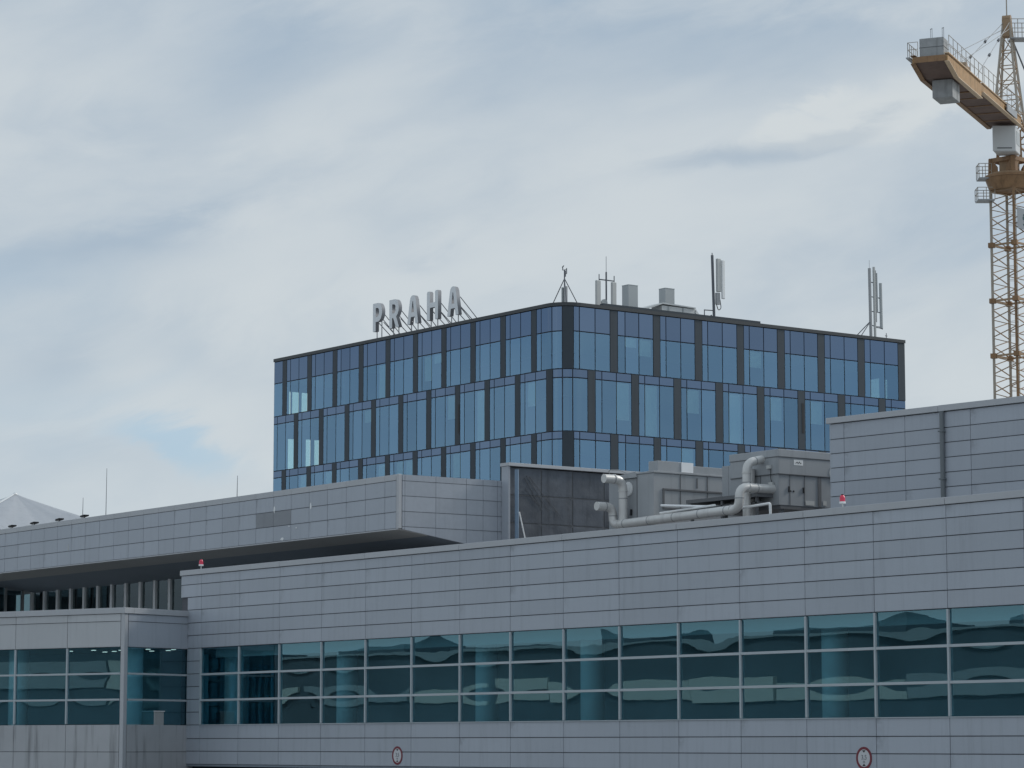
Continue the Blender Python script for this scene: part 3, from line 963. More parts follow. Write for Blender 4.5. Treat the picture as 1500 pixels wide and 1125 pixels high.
# right unit, corner at its nearest vertical edge; local x to the left is negative, local y into the depth
a2 = ahu('air_handling_unit', (-80.87, 72.29, Z(6.70)), 'bigger right air handling unit with a white sticker and pipe elbows at its side')
zz = lambda z: z - 6.70
LX, LY = -2.77, 5.5
MB().box((LX, 0, zz(9.0)), (-0.004, LY, zz(10.17))).build('lower_casing', M_AHU, a2, bevel=0.01)
MB().box((LX, -0.03, zz(10.19)), (0.03, LY, zz(10.83))).build('upper_casing', M_AHU, a2, bevel=0.01)
MB().box((LX - 0.02, -0.06, zz(10.84)), (0.06, LY + 0.03, zz(11.12))).build('roof_cap', M_AHU, a2, bevel=0.012)
MB().box((LX, -0.045, zz(10.17)), (0.05, LY, zz(10.19))).box((LX, -0.05, zz(10.825)), (0.055, LY, zz(10.842))).build('edge_trim', M_AHUD, a2)
MB().box((0.0, 2.0, zz(9.02)), (0.025, 2.16, zz(10.16))).build('cover_strip', M_AHUD, a2)
for x0, x1 in ((-3.58, -3.20), (-3.19, LX - 0.01)):
    MB().box((x0, 0.25, zz(9.0)), (x1, LY, zz(10.75))).build('side_panel', M_AHU, a2, bevel=0.008)
MB().box((0.032, 0.75, zz(10.55)), (0.038, 1.22, zz(10.76))).build('sticker', M_WHITE, a2)
zg = MB()
pts = [(0.84, 10.62), (0.92, 10.68), (0.97, 10.61), (1.03, 10.69), (1.08, 10.62), (1.13, 10.65)]
for p, q in zip(pts, pts[1:]):
    zg.beam((0.041, p[0], zz(p[1])), (0.041, q[0], zz(q[1])), 0.022, 0.004, 0, (1, 0, 0))
zg.build('sticker_mark', M_BLACK, a2)
for y, z, w in ((1.35, 9.05, 0.45), (2.25, 9.08, 0.18)):
    MB().box((0.0, y, zz(z)), (0.02, y + w, zz(z) + 0.17)).build('plate', M_ANT, a2)
MB().tube((0.0, 2.9, zz(10.35)), (0.05, 2.9, zz(10.35)), 0.33, 20).build('round_cover', M_ANT, a2)
fr = MB()
for x in (-3.4, -1.8, -0.15):
    for y in (0.25, 2.4, 4.6):
        fr.box((x - 0.07, y - 0.07, 0), (x + 0.07, y + 0.07, zz(8.86)))
fr.box((-3.6, 0.10, zz(8.862)), (-0.02, LY, zz(8.998)))
fr.build('support_frame', M_AHUD, a2)
for y in (0.6, 0.75):
    MB().tube((0.0, y, zz(9.55)), (0.012, y, zz(9.55)), 0.04, 8).build('port', M_BLACK, a2)

# left unit
a1 = ahu('air_handling_unit', (-86.79, 71.01, Z(6.70)), 'smaller left air handling unit with a white round cover on its side')
LX1, LY1 = -2.90, 5.2
MB().box((-1.02, 0, zz(8.3)), (0, LY1, zz(10.60))).build('casing', M_AHU, a1, bevel=0.01)
MB().box((LX1, 0.06, zz(8.3)), (-1.03, LY1 - 0.4, zz(10.48))).build('side_casing', M_AHU, a1, bevel=0.01)
MB().box((-1.05, -0.04, zz(10.605)), (0.05, LY1, zz(10.68))).build('roof_cap', M_AHU, a1, bevel=0.01)
MB().prism([(LX1 - 0.06, zz(10.49)), (-1.0, zz(10.49)), (-1.06, zz(10.72)), (LX1 + 0.5, zz(10.62))], -0.05, LY1 - 0.6).build('sloped_cap', M_AHU, a1)
MB().box((-0.62, 0.25, zz(10.685)), (-0.04, 2.05, zz(11.10))).build('fan_box', M_AHU, a1, bevel=0.01)
MB().box((-0.045, 1.45, zz(10.70)), (-0.012, 2.06, zz(11.09))).build('glint_flap', M_GLINT, a1)  # metal plate catching the sun, its glint painted near-white
MB().box((-0.9, 2.12, zz(10.685)), (-0.06, LY1, zz(10.98))).build('fan_box', M_AHU, a1, bevel=0.01)
MB().box((-1.06, 0.0, zz(8.3)), (-1.035, 0.055, zz(10.48))).build('seam_strip', M_AHUD, a1)
MB().box((0.0, 0.45, zz(9.20)), (0.05, LY1, zz(9.26))).box((0.0, 0.45, zz(9.95)), (0.05, LY1, zz(10.01))).box((0.0, 0.45, zz(9.27)), (0.05, 0.52, zz(9.94))).build('louvre_frame', M_AHUD, a1)
MB().box((0.0, 1.9, zz(9.27)), (0.03, LY1, zz(9.62))).build('louvre', M_BLACK, a1)
MB().prism([(0.6 * math.cos(t * math.pi / 12) * 0.42, 0.28 * math.sin(t * math.pi / 12)) for t in range(24)], 0.02, 0.058).build('round_cover', M_WHITE, a1, (-1.62, 0, zz(10.08)))
for (y, z) in ((2.2, 10.1),):
    MB().box((0.0, y, zz(z)), (0.02, y + 0.06, zz(z) + 0.4)).build('seam_strip', M_AHUD, a1)

for k in range(6):
    MB().box((0.031, 1.95, zz(9.30) + k * 0.05), (0.045, LY1 - 0.1, zz(9.30) + k * 0.05 + 0.02)).build('louvre_slat', M_STEELG, a1)
for y in (1.35, 2.75):
    MB().box((0.0, y, zz(9.27)), (0.02, y + 0.03, zz(10.59))).build('seam_strip', M_AHUD, a1)
for x in (-2.55, -1.45):
    MB().box((x, -0.03, zz(9.0)), (x + 0.05, 0.055, zz(9.25))).build('door_handle', M_BLACK, a1)
for x in (-2.0, -1.05):
    MB().box((x, -0.012, zz(9.02)), (x + 0.03, -0.001, zz(10.15))).build('seam_strip', M_AHUD, a2)
for y in (0.55, 1.3):
    MB().box((0.001, y, zz(9.02)), (0.012, y + 0.025, zz(10.16))).build('seam_strip', M_AHUD, a2)
for y in (0.48, 1.22):
    MB().box((0.0, y, zz(9.5)), (0.05, y + 0.04, zz(9.72))).build('door_handle', M_BLACK, a2)
for (x, y, z) in ((-0.55, -0.04, 10.4), (-0.45, -0.03, 9.75), (-1.35, -0.04, 10.75)):
    MB().box((x, y - 0.1, zz(z)), (x + 0.2, y, zz(z) + 0.13)).build('junction_box', M_ANT, a2)
MB().path([(-0.35, -0.09, zz(10.4)), (-0.35, -0.09, zz(10.0)), (-0.3, -0.05, zz(9.82))], 0.015, 6, bend=0.1).build('cable', M_BLACK, a2)
MB().path([(LX1 + 0.1, 0.02, zz(10.75)), (LX1 + 0.25, -0.15, zz(10.9)), (-2.0, -0.1, zz(10.85)), (-1.7, 0.05, zz(10.7))], 0.018, 6, bend=0.15).build('cable', M_STEELG, a1)
pl = MB()
pl.box((-85.4, 71.5, Z(9.30)), (-81.2, 72.9, Z(9.44)))
pl.box((-85.3, 71.6, Z(9.05)), (-81.3, 72.8, Z(9.12)))
for x in (-85.2, -83.4, -81.4):
    pl.box((x - 0.05, 71.6, Z(6.70)), (x + 0.05, 71.7, Z(9.295)))
tag(pl.build('service_platform', M_AHUD), 'dark steel platform between the two air handling units', 'platform')


def duct(pts, r, label, bend=0.34, clamps=()):
    o = thing('insulated_duct', Vector(pts[0]), label, 'duct', 0, 'lagged ducts between the air units')
    pts = [Vector(p) - Vector(pts[0]) for p in pts]
    MB().path(pts, r, 14, bend=bend).build('pipe', M_DUCT, o, smooth=True)
    for i in range(len(pts) - 1):
        L = (pts[i + 1] - pts[i]).length
        d = (pts[i + 1] - pts[i]).normalized()
        n = max(1, int(L / 1.3))
        for k in range(n):
            t = (k + 0.5) / n * L
            MB().tube(pts[i] + d * (t - 0.02), pts[i] + d * (t + 0.02), r + 0.008, 14).build('clamp_band', M_STEELG, o, smooth=True)
    for i in range(1, len(pts) - 1):
        for q in (pts[i - 1], pts[i + 1]):
            d = (q - pts[i])
            if d.length > 0.9:
                d.normalize()
                c = pts[i] + d * (bend + 0.03)
                MB().tube(c - d * 0.018, c + d * 0.018, r + 0.022, 16).build('flange', M_DUCT, o, smooth=True)
    return o


duct([(-88.85, 69.78, Z(9.36)), (-88.85, 70.6, Z(9.36)), (-88.85, 70.6, Z(8.64)), (-81.20, 70.6, Z(8.78)), (-81.20, 70.6, Z(9.60)), (-81.20, 72.29, Z(9.62))],
     0.175, 'long pale lagged duct running low along the coping with an elbow at each end', 0.42)
duct([(-88.35, 69.75, Z(10.42)), (-88.35, 70.72, Z(10.42)), (-88.35, 70.72, Z(7.4))], 0.18, 'pale lagged duct bending down in front of the left air unit', 0.42)
duct([(-81.75, 72.29, Z(10.80)), (-81.75, 71.45, Z(10.62)), (-81.75, 71.45, Z(7.6))], 0.165, 'pale lagged duct leaving the right air unit near its roof and dropping', 0.36)
duct([(-82.25, 72.07, Z(10.45)), (-82.25, 72.07, Z(7.6))], 0.18, 'straight upright lagged duct close against the right air unit', 0.3)
s1 = MB().path([(-85.35, 70.2, Z(9.17)), (-83.3, 70.75, Z(9.02))], 0.045, 8)  # this pipe and the next two: sun glint on metal painted as white
tag(s1.build('glint_pipe', M_GLINT, smooth=True), 'short metal pipe, coloured white for its sun glint, lying in front of the platform', 'pipe')
s2 = MB().path([(-85.9, 70.6, Z(8.93)), (-82.6, 70.6, Z(9.02))], 0.04, 8)
tag(s2.build('glint_pipe', M_WHITE, smooth=True), 'long thin metal pipe, coloured white for its sun glint, lying on top of the low lagged duct', 'pipe')
s3 = MB().path([(-81.6, 71.0, Z(8.86)), (-79.92, 71.0, Z(8.93)), (-79.88, 71.0, Z(7.4))], 0.05, 8, bend=0.08)
tag(s3.build('glint_pipe', M_WHITE, smooth=True), 'bent metal pipe, coloured white for its sun glint, below the right air unit turning down', 'pipe')

# ------------------------------------------------------------------ glass office tower
TX, TY, TR = -124.75, 95.55, 1.30
tw = thing('office_tower', (TX, TY, 0), 'blue glass office tower with dark panels staggered from floor to floor and a rounded corner', 'office building')
ARC = TR * math.pi / 2
S_L, S_R = -28.95, 27.09


def per(s, off=0.0):
    """point on the outline at run s (0 = start of the rounded corner), off = outwards; local to the tower"""
    if s <= 0:
        return (-TR + s, -off)
    if s >= ARC:
        return (off, TR + s - ARC)
    a = s / TR
    return (-TR + (TR + off) * math.sin(a), TR - (TR + off) * math.cos(a))


def facade(name, s0, s1, z0, z1, d0, d1, m, gap=0.03):
    s0, s1, z0, z1 = s0 + gap, s1 - gap, z0 + gap, z1 - gap
    if s1 <= 0 or s0 >= ARC:
        me = slab(s1 - s0, d1 - d0, z1 - z0, m, 0.0, G_INNER if m is G_TOWER else None)
        if s1 <= 0:
            p = per(s0, d0)
            return link(name, me, tw, (p[0], p[1], Z(z0)))
        p = per(s0, d0)
        return link(name, me, tw, (p[0], p[1], Z(z0)), R(90))
    n = 8
    ss = [s0 + (s1 - s0) * i / n for i in range(n + 1)]
    vs = []
    for s in ss:
        for off in (d0, d1):
            p = per(s, off)
            vs += [(p[0], p[1], Z(z0)), (p[0], p[1], Z(z1))]
    fs = []
    for i in range(n):
        a = i * 4
        b_ = a + 4
        fs += [(a + 2, b_ + 2, b_ + 3, a + 3), (a + 1, b_ + 1, b_, a), (a, b_, b_ + 2, a + 2), (a + 3, b_ + 3, b_ + 1, a + 1)]
    fs += [(0, 2, 3, 1), (n * 4 + 1, n * 4 + 3, n * 4 + 2, n * 4)]
    mb = MB().add(vs, fs)
    if m is G_TOWER:
        mb.m = [0 if (i % 4 == 0 and i < 4 * n) else 1 for i in range(len(fs))]
        return mb.build(name, [m, G_INNER], tw, smooth=True)
    return mb.build(name, m, tw, smooth=True)


# runs of each floor: list of (s0, s1, kind) with kind D dark panel, G glass
MOD = 2.935
def seq(first, n, start_cells):
    cells = list(start_cells)
    for k in range(n):
        s = first + MOD * k
        cells += [(s, s + 0.49, 'D'), (s + 0.49, s + 0.93, 'G'), (s + 0.93, s + 1.93, 'G'), (s + 1.93, s + MOD, 'G')]
    return cells


top = seq(-27.91, 9, [(S_L, -27.91, 'G')])
s = -27.91 + MOD * 9
top += [(s, s + 0.49, 'D'), (s + 0.49, s + 0.93, 'G'), (s + 0.93, 0.36, 'G'), (0.36, 0.99, 'G'), (0.99, 1.61, 'D')]
def right_cells(edges):
    out_ = []
    for i in range(len(edges) - 1):
        out_.append((edges[i][0], edges[i + 1][0], edges[i][1]))
    return out_


er = [1.61, 1.98, 3.09, 4.16, 4.70, 5.24, 6.24, 7.29, 7.79, 8.23, 9.32, 10.38, 10.92, 11.35, 12.46, 13.57, 14.09, 14.53, 15.64, 16.71, 17.27, 17.73, 18.83, 19.91, 20.46, 20.93, 22.06, 23.16, 23.72]
kinds = 'GGGDGGGDGGGDGGGDGGGDGGGDGGGD'
top += right_cells([(e, k) for e, k in zip(er, kinds + 'X')])
top += [(23.72, 24.2, 'G'), (24.2, 25.37, 'G'), (25.37, 26.51, 'G'), (26.51, S_R, 'D')]
mid = seq(-26.51, 9, [(S_L, -28.5, 'G'), (-28.5, -27.5, 'G'), (-27.5, -26.51, 'G')])
mid += [(-0.095, 0.41, 'D'), (0.41, 0.99, 'G'), (0.99, 1.56, 'G'), (1.56, 2.56, 'G')]
er2 = [2.56, 3.09, 3.56, 4.60, 5.69, 6.21, 6.65, 7.72, 8.78, 9.31, 9.75, 10.84, 11.91, 12.46, 12.91, 14.01, 15.09, 15.63, 16.1, 17.18, 18.28, 18.83, 19.27, 20.39, 21.49, 22.06, 22.53, 23.65, 24.82, 25.39]
kinds2 = 'DGGG' * 7 + 'D'
mid += right_cells([(e, k) for e, k in zip(er2, kinds2 + 'X')])
mid += [(25.39, 25.88, 'G'), (25.88, S_R, 'G')]
ZF = [(20.73, 22.855, 24.26, top), (17.24, 20.24, 20.73, mid), (13.76, 16.80, 17.24, top)]
frame = MB()
GP = 0.030
for z0, zs_, z1, cells in ZF:
    for s0, s1, k in cells:
        if k == 'D':
            facade('dark_panel', s0, s1, z0, z1, -0.03, 0.02, M_TOWERDARK, 0.012)
        else:
            facade('window_pane', s0, s1, z0, zs_, -0.02, 0.01, G_TOWER, GP)
            facade('spandrel_panel', s0, s1, zs_, z1, -0.02, 0.012, G_SPAN, GP)
        # frame members
        for s in (s0,):
            p, q = per(s, -0.11), per(s, -0.022)
            d = per(s + 0.001)
            t = Vector((d[0] - per(s)[0], d[1] - per(s)[1], 0)).normalized() * 0.035
            c0 = Vector((*q, 0))
            c1 = Vector((*p, 0))
            vs = []
            for z in (z0, z1):
                for c in (c0 - t, c0 + t, c1 + t, c1 - t):
                    vs.append((c.x, c.y, Z(z)))
            frame.add(vs, [(3, 2, 1, 0), (4, 5, 6, 7), (0, 1, 5, 4), (1, 2, 6, 5), (2, 3, 7, 6), (3, 0, 4, 7)])
    for zc in (z0, zs_):
        for (sa, sb, n) in ((S_L + 0.05, 0.0, 1), (0.0, ARC, 8), (ARC, S_R - 0.05, 1)):
            for i in range(n):
                u0, u1 = sa + (sb - sa) * i / n, sa + (sb - sa) * (i + 1) / n
                a, b_ = per(u0, -0.04), per(u1, -0.04)
                e, f = per(u0, -0.10), per(u1, -0.10)
                vs = [(a[0], a[1], Z(zc) - 0.035), (b_[0], b_[1], Z(zc) - 0.035), (f[0], f[1], Z(zc) - 0.035), (e[0], e[1], Z(zc) - 0.035),
                      (a[0], a[1], Z(zc) + 0.035), (b_[0], b_[1], Z(zc) + 0.035), (f[0], f[1], Z(zc) + 0.035), (e[0], e[1], Z(zc) + 0.035)]
                frame.add(vs, [(3, 2, 1, 0), (4, 5, 6, 7), (0, 1, 5, 4), (1, 2, 6, 5), (2, 3, 7, 6), (3, 0, 4, 7)])
rb = random.Random(11)
for z0, zs_, z1, cells in ZF:
    for s0, s1, k in cells:
        if k == 'G' and s1 - s0 > 0.8 and (s1 <= 0 or s0 >= ARC) and s0 > -26 and rb.random() < 0.22:
            zt_ = zs_ - 0.05
            zb_ = zt_ - (zs_ - z0) * rb.choice((0.25, 0.45, 0.7, 0.96))
            p = per(s0 + 0.05, -0.16)
            link('blind', slab(s1 - s0 - 0.1, 0.01, zt_ - zb_, M_BLIND, 0.0), tw, (p[0], p[1], Z(zb_)), 0 if s1 <= 0 else R(90))
fo = frame.build('mullion_frame', M_DARKALU, tw)
fo['kind'] = 'stuff'
# cornice following the outline
ss = [S_L - 0.03, 0.0] + [ARC * i / 8 for i in range(1, 9)] + [S_R + 0.03]
vs, fs = [], []
for s in ss:
    a, b_ = per(s, 0.06), per(s, -0.45)
    vs += [(a[0], a[1], Z(24.275)), (b_[0], b_[1], Z(24.275)), (a[0], a[1], Z(24.47)), (b_[0], b_[1], Z(24.47))]
for i in range(len(ss) - 1):
    a, c = i * 4, i * 4 + 4
    fs += [(a, c, c + 2, a + 2), (a + 2, c + 2, c + 3, a + 3), (a + 3, c + 3, c + 1, a + 1), (a + 1, c + 1, c, a)]
fs += [(0, 2, 3, 1), (len(vs) - 4, len(vs) - 3, len(vs) - 1, len(vs) - 2)]
MB().add(vs, fs).build('cornice', M_CORNICE, tw)
# floors, core, partitions, far sides, base
XL, YB = -TR + S_L, TR + S_R - ARC
for z in (13.55, 17.06, 20.55):
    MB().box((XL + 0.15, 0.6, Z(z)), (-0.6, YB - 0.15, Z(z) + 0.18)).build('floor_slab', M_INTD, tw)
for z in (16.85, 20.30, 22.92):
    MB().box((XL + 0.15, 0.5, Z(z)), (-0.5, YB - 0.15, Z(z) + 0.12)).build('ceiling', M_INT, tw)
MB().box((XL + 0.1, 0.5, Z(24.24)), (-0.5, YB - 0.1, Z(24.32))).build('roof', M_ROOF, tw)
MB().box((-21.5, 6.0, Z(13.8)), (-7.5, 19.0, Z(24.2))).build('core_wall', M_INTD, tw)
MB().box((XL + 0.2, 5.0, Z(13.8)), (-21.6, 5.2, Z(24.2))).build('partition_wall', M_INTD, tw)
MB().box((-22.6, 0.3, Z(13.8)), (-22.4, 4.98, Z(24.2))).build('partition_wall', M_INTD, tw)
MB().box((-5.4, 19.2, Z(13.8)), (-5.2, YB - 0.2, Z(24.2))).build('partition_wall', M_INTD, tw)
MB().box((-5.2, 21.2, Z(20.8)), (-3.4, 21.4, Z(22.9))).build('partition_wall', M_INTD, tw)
# far end walls with a few windows that let daylight through the corner rooms
endw = MB()
openA = {0: [(1.05, 1.85, 20.85, 22.45), (2.0, 2.85, 20.85, 22.45)], 1: [(1.0, 1.5, 17.4, 19.4), (2.35, 2.85, 17.4, 19.45), (3.0, 3.45, 17.4, 19.45)], 2: [(1.1, 1.9, 13.9, 15.6), (2.1, 2.8, 13.9, 15.5)]}
for fl, (z0, z1) in enumerate(((20.55, 24.27), (17.06, 20.55), (13.55, 17.06))):
    y = 0.02
    for (ya, yb, za, zb) in openA[fl]:
        endw.box((XL, y, Z(z0)), (XL + 0.12, ya, Z(z1)))
        endw.box((XL, ya, Z(z0)), (XL + 0.12, yb, Z(za)))
        endw.box((XL, ya, Z(zb)), (XL + 0.12, yb, Z(z1)))
        MB().box((XL + 0.04, ya, Z(za)), (XL + 0.06, yb, Z(zb))).build('end_pane', G_CLEAR, tw)
        y = yb
    endw.box((XL, y, Z(z0)), (XL + 0.12, YB, Z(z1)))
endw.build('end_wall', M_TOWERDARK, tw)
endw = MB()
for fl, (z0, z1) in enumerate(((20.55, 24.27), (17.06, 20.55), (13.55, 17.06))):
    x = -0.02
    op = {0: [(-3.05, -2.15, 20.85, 22.35), (-1.75, -1.45, 20.85, 22.2)], 1: [], 2: []}[fl]
    for (xa, xb, za, zb) in sorted(op, reverse=True):
        endw.box((xb, YB - 0.12, Z(z0)), (x, YB, Z(z1)))
        endw.box((xa, YB - 0.12, Z(z0)), (xb, YB, Z(za)))
        endw.box((xa, YB - 0.12, Z(zb)), (xb, YB, Z(z1)))
        MB().box((xa, YB - 0.07, Z(za)), (xb, YB - 0.05, Z(zb))).build('end_pane', G_CLEAR, tw)
        x = xa
    endw.box((XL + 0.12, YB - 0.12, Z(z0)), (x, YB, Z(z1)))
endw.build('end_wall', M_TOWERDARK, tw)
# lower storeys, hidden by the terminal, as plain dark glazing in one piece
vs, fs = [], []
ss = [S_L, 0.0] + [ARC * i / 6 for i in range(1, 7)] + [S_R]
for s in ss:
    p = per(s, 0)
    vs += [(p[0], p[1], 0), (p[0], p[1], Z(13.75))]
for i in range(len(ss) - 1):
    fs.append((2 * i, 2 * i + 2, 2 * i + 3, 2 * i + 1))
n0 = len(vs)
vs += [(XL, YB, 0), (XL, YB, Z(13.75))]
fs += [(n0 - 2, n0, n0 + 1, n0 - 1), (n0, 0, 1, n0 + 1)]
MB().add(vs, fs).build('lower_storeys', M_TOWERDARK, tw)
# vent slots let into two of the dark panels
for s0, z0, z1 in ((-8.73, 17.9, 19.6), (18.50, 18.2, 20.0)):
    p = per(s0 + 0.12 if s0 < 0 else s0 + 0.08, 0.021)
    link('vent_slot', slab(0.17, 0.012, z1 - z0, M_BLACK, 0.0), tw, (p[0], p[1], Z(z0)), 0 if s0 < 0 else R(90))
MB().box((-0.62, 3.2, Z(24.475)), (-0.30, 14.95, Z(24.66))).build('roof_upstand', M_TOWERDARK, tw)

# ------------------------------------------------------------------ PRAHA letters on the tower roof
sign = thing('rooftop_sign', (-145.0, 96.55, Z(24.32)), 'big grey letters spelling PRAHA on the roof edge of the glass tower', 'sign')


def arc_pts(cx, cz, rx, rz, a0, a1, n=10):
    return [(cx + rx * math.cos(R(a0 + (a1 - a0) * i / n)), cz + rz * math.sin(R(a0 + (a1 - a0) * i / n))) for i in range(n + 1)]


HT = 1.74


def L_P():
    o = [(0, 0), (0.31, 0), (0.31, 0.58), (0.55, 0.58)] + arc_pts(0.54, 1.16, 0.46, 0.58, -85, 90) + [(0, HT)]
    i_ = [(0.31, 0.88), (0.52, 0.88)] + arc_pts(0.50, 1.165, 0.19, 0.27, -80, 80) + [(0.31, 1.45)]
    return [o, i_], 1.0


def L_R():
    o = [(0, 0), (0.31, 0), (0.31, 0.60), (0.43, 0.60), (0.72, 0), (1.06, 0), (0.74, 0.66)] + arc_pts(0.55, 1.18, 0.47, 0.56, -52, 90) + [(0, HT)]
    i_ = [(0.31, 0.88), (0.52, 0.88)] + arc_pts(0.51, 1.165, 0.19, 0.27, -80, 80) + [(0.31, 1.45)]
    return [o, i_], 1.06


def L_A():
    o = [(0, 0), (0.31, 0), (0.38, 0.42), (0.79, 0.42), (0.86, 0), (1.17, 0), (0.88, 1.50)] + arc_pts(0.585, 1.47, 0.28, 0.27, 8, 172) + [(0.29, 1.50)]
    i_ = [(0.44, 0.70), (0.73, 0.70), (0.61, 1.38), (0.56, 1.38)]
    return [o, i_], 1.17


def L_H():
    o = [(0, 0), (0.32, 0), (0.32, 0.74), (0.84, 0.74), (0.84, 0), (1.16, 0), (1.16, HT - 0.08), (1.09, HT), (0.91, HT), (0.84, HT - 0.08), (0.84, 1.04), (0.32, 1.04), (0.32, HT - 0.08), (0.25, HT), (0.07, HT), (0, HT - 0.08)]
    return [o], 1.16


def letter_mesh(loops, depth):
    cu = bpy.data.curves.new('letter', 'CURVE')
    cu.dimensions = '2D'
    cu.fill_mode = 'BOTH'
    cu.extrude = depth / 2
    for lp in loops:
        sp = cu.splines.new('POLY')
        sp.points.add(len(lp) - 1)
        for p, q in zip(sp.points, lp):
            p.co = (q[0], q[1], 0, 1)
        sp.use_cyclic_u = True
    ob = bpy.data.objects.new('letter', cu)
    COL.objects.link(ob)
    me = bpy.data.meshes.new_from_object(ob.evaluated_get(bpy.context.evaluated_depsgraph_get()))
    bpy.data.objects.remove(ob)
    me.transform(Matrix.Rotation(R(90), 4, 'X'))
    me.materials.clear()
    me.materials.append(M_LETTER)
    me.materials.append(M_LETTERSIDE)
    for p in me.polygons:
        p.material_index = 0 if abs(p.normal.y) > 0.7 else 1
    return me


BASEZ = Z(25.14) - Z(24.32)
for x, fn in ((0.02, L_P), (1.82, L_R), (3.76, L_A), (5.84, L_H), (7.95, L_A)):
    loops, w = fn()
    link('letter', letter_mesh(loops, 0.25), sign, (x, 0, BASEZ))
    for px in (0.22, w - 0.26):
        foot = 0.0 if not (fn is L_P and px > 0.5) else 0.62
        MB().tube((x + px, 0.05, 0), (x + px, 0.05, BASEZ + 0.03 + foot), 0.035, 6).build('post', M_STEELG, sign)
        MB().tube((x + px, 0.18, BASEZ + 0.55), (x + px + 0.1, 1.75, 0), 0.028, 6).build('brace', M_ANTD, sign)
        MB().tube((x + px, 0.18, BASEZ + 1.1), (x + px + 0.1, 2.1, 0), 0.028, 6).build('brace', M_ANTD, sign)
MB().box((0, 0.0, 0.0), (9.3, 0.1, 0.06)).box((0, 1.7, 0), (9.3, 1.8, 0.06)).box((0, 2.06, 0), (9.3, 2.14, 0.06)).build('base_rail', M_STEELG, sign)

# ------------------------------------------------------------------ things on the tower roof
RZ = Z(24.32)
t = thing('weather_mast', (-126.37, 97.0, RZ), 'tripod mast with small weather instruments on the rounded tower corner', 'mast')
MB().tube((0, 0, 0), (0, 0, 2.25), 0.035, 8).build('pole', M_ANTD, t)
for a in (200, 330, 75):
    MB().tube((0, 0, 1.75), (1.0 * math.cos(R(a)), 1.0 * math.sin(R(a)), 0), 0.028, 6).build('leg', M_ANTD, t)
MB().box((-0.14, -0.12, 0.42), (-0.04, 0.12, 1.25)).build('cabinet', M_BOXGREY, t, bevel=0.01)
MB().box((0.05, -0.1, 0.35), (0.16, 0.1, 1.30)).build('cabinet', M_STEELG, t, bevel=0.01)
ins = MB().tube((-0.16, 0, 2.25), (0.2, 0, 2.25), 0.02, 6).tube((-0.16, 0, 2.25), (-0.16, 0, 2.45), 0.03, 6).tube((-0.2, 0, 2.42), (-0.06, 0, 2.5), 0.03, 6)
ins.tube((0.2, 0, 2.0), (0.2, 0, 2.32), 0.03, 6).tube((0, 0, 2.0), (0.2, 0, 2.0), 0.02, 6).tube((0.06, 0, 1.85), (0.06, 0, 2.2), 0.05, 6)
ins.build('instrument', M_ANTD, t)

t = thing('antenna_mast', (-127.0, 100.5, RZ), 'tee shaped antenna mast with a long whip between two upright panel antennas', 'antenna')
MB().tube((0, 0, 0), (0, 0, 2.55), 0.05, 8).build('pole', M_ANTD, t)
MB().tube((0, 0, 2.35), (0, 0, 3.46), 0.018, 6).build('whip', M_STEELG, t)
MB().tube((0, -0.52, 2.08), (0, 0.58, 2.08), 0.035, 6).tube((0, -0.52, 0.4), (0, -0.52, 2.38), 0.03, 6).tube((0, 0.58, 0.4), (0, 0.58, 2.38), 0.03, 6).build('crossarm', M_ANTD, t)
for y in (-0.72, 0.42):
    MB().box((0.06, y - 0.16, 0.50), (0.24, y + 0.16, 1.98)).build('panel_antenna', M_ANT, t, bevel=0.03)
MB().tube((0.0, -0.2, 0.75), (0.12, -0.2, 0.75), 0.2, 14).build('dish', M_BOXGREY, t)
MB().box((-0.4, -0.8, 0), (0.4, 0.8, 0.12)).tube((0, -0.52, 0.1), (0, -0.52, 0.45), 0.03, 6).tube((0, 0.58, 0.1), (0, 0.58, 0.45), 0.03, 6).build('base', M_CONC, t)

for (x, y, h, lab) in ((-128.9, 103.55, 2.33, 'plain grey box vent on the tower roof, the left one beside the antenna mast'),
                       (-129.4, 106.75, 2.50, 'plain grey box vent on the tower roof, the right one behind the white canopy')):
    t = thing('vent_box', (x, y + 0.22, RZ), lab, 'roof vent', 0, 'box vents on the tower roof')
    MB().box((-0.30, -0.36, 0), (0.30, 0.36, h - 0.03)).build('casing', M_BOXGREY, t, bevel=0.01)
    MB().box((-0.31, -0.37, h - 0.028), (0.31, 0.37, h)).build('lid', M_BOXGREY, t)
t = thing('roof_canopy', (-126.6, 104.75, RZ), 'low white sheet metal canopy with a sloped left end on the tower roof', 'canopy')
MB().prism([(-2.0, 0.45), (-1.9, 0.50), (-0.55, 0.98), (1.95, 0.92), (1.95, 0.98), (-0.5, 1.06), (-2.0, 0.60)], -0.9, 0.2, 'x').build('cover_sheet', M_SHED, t)
MB().box((-0.85, -0.55, 0.1), (0.1, 1.95, 0.90)).build('side_sheet', M_SHED, t)
MB().prism([(2.02, 0.90), (2.62, 0.20), (2.02, 0.20)], -0.5, 0.12, 'x').build('end_flap', M_WHITE, t)
MB().box((0.1, -0.1, 0.12), (0.16, -0.02, 0.88)).box((0.1, 1.0, 0.12), (0.16, 1.06, 0.88)).build('rib', M_BOXGREY, t)

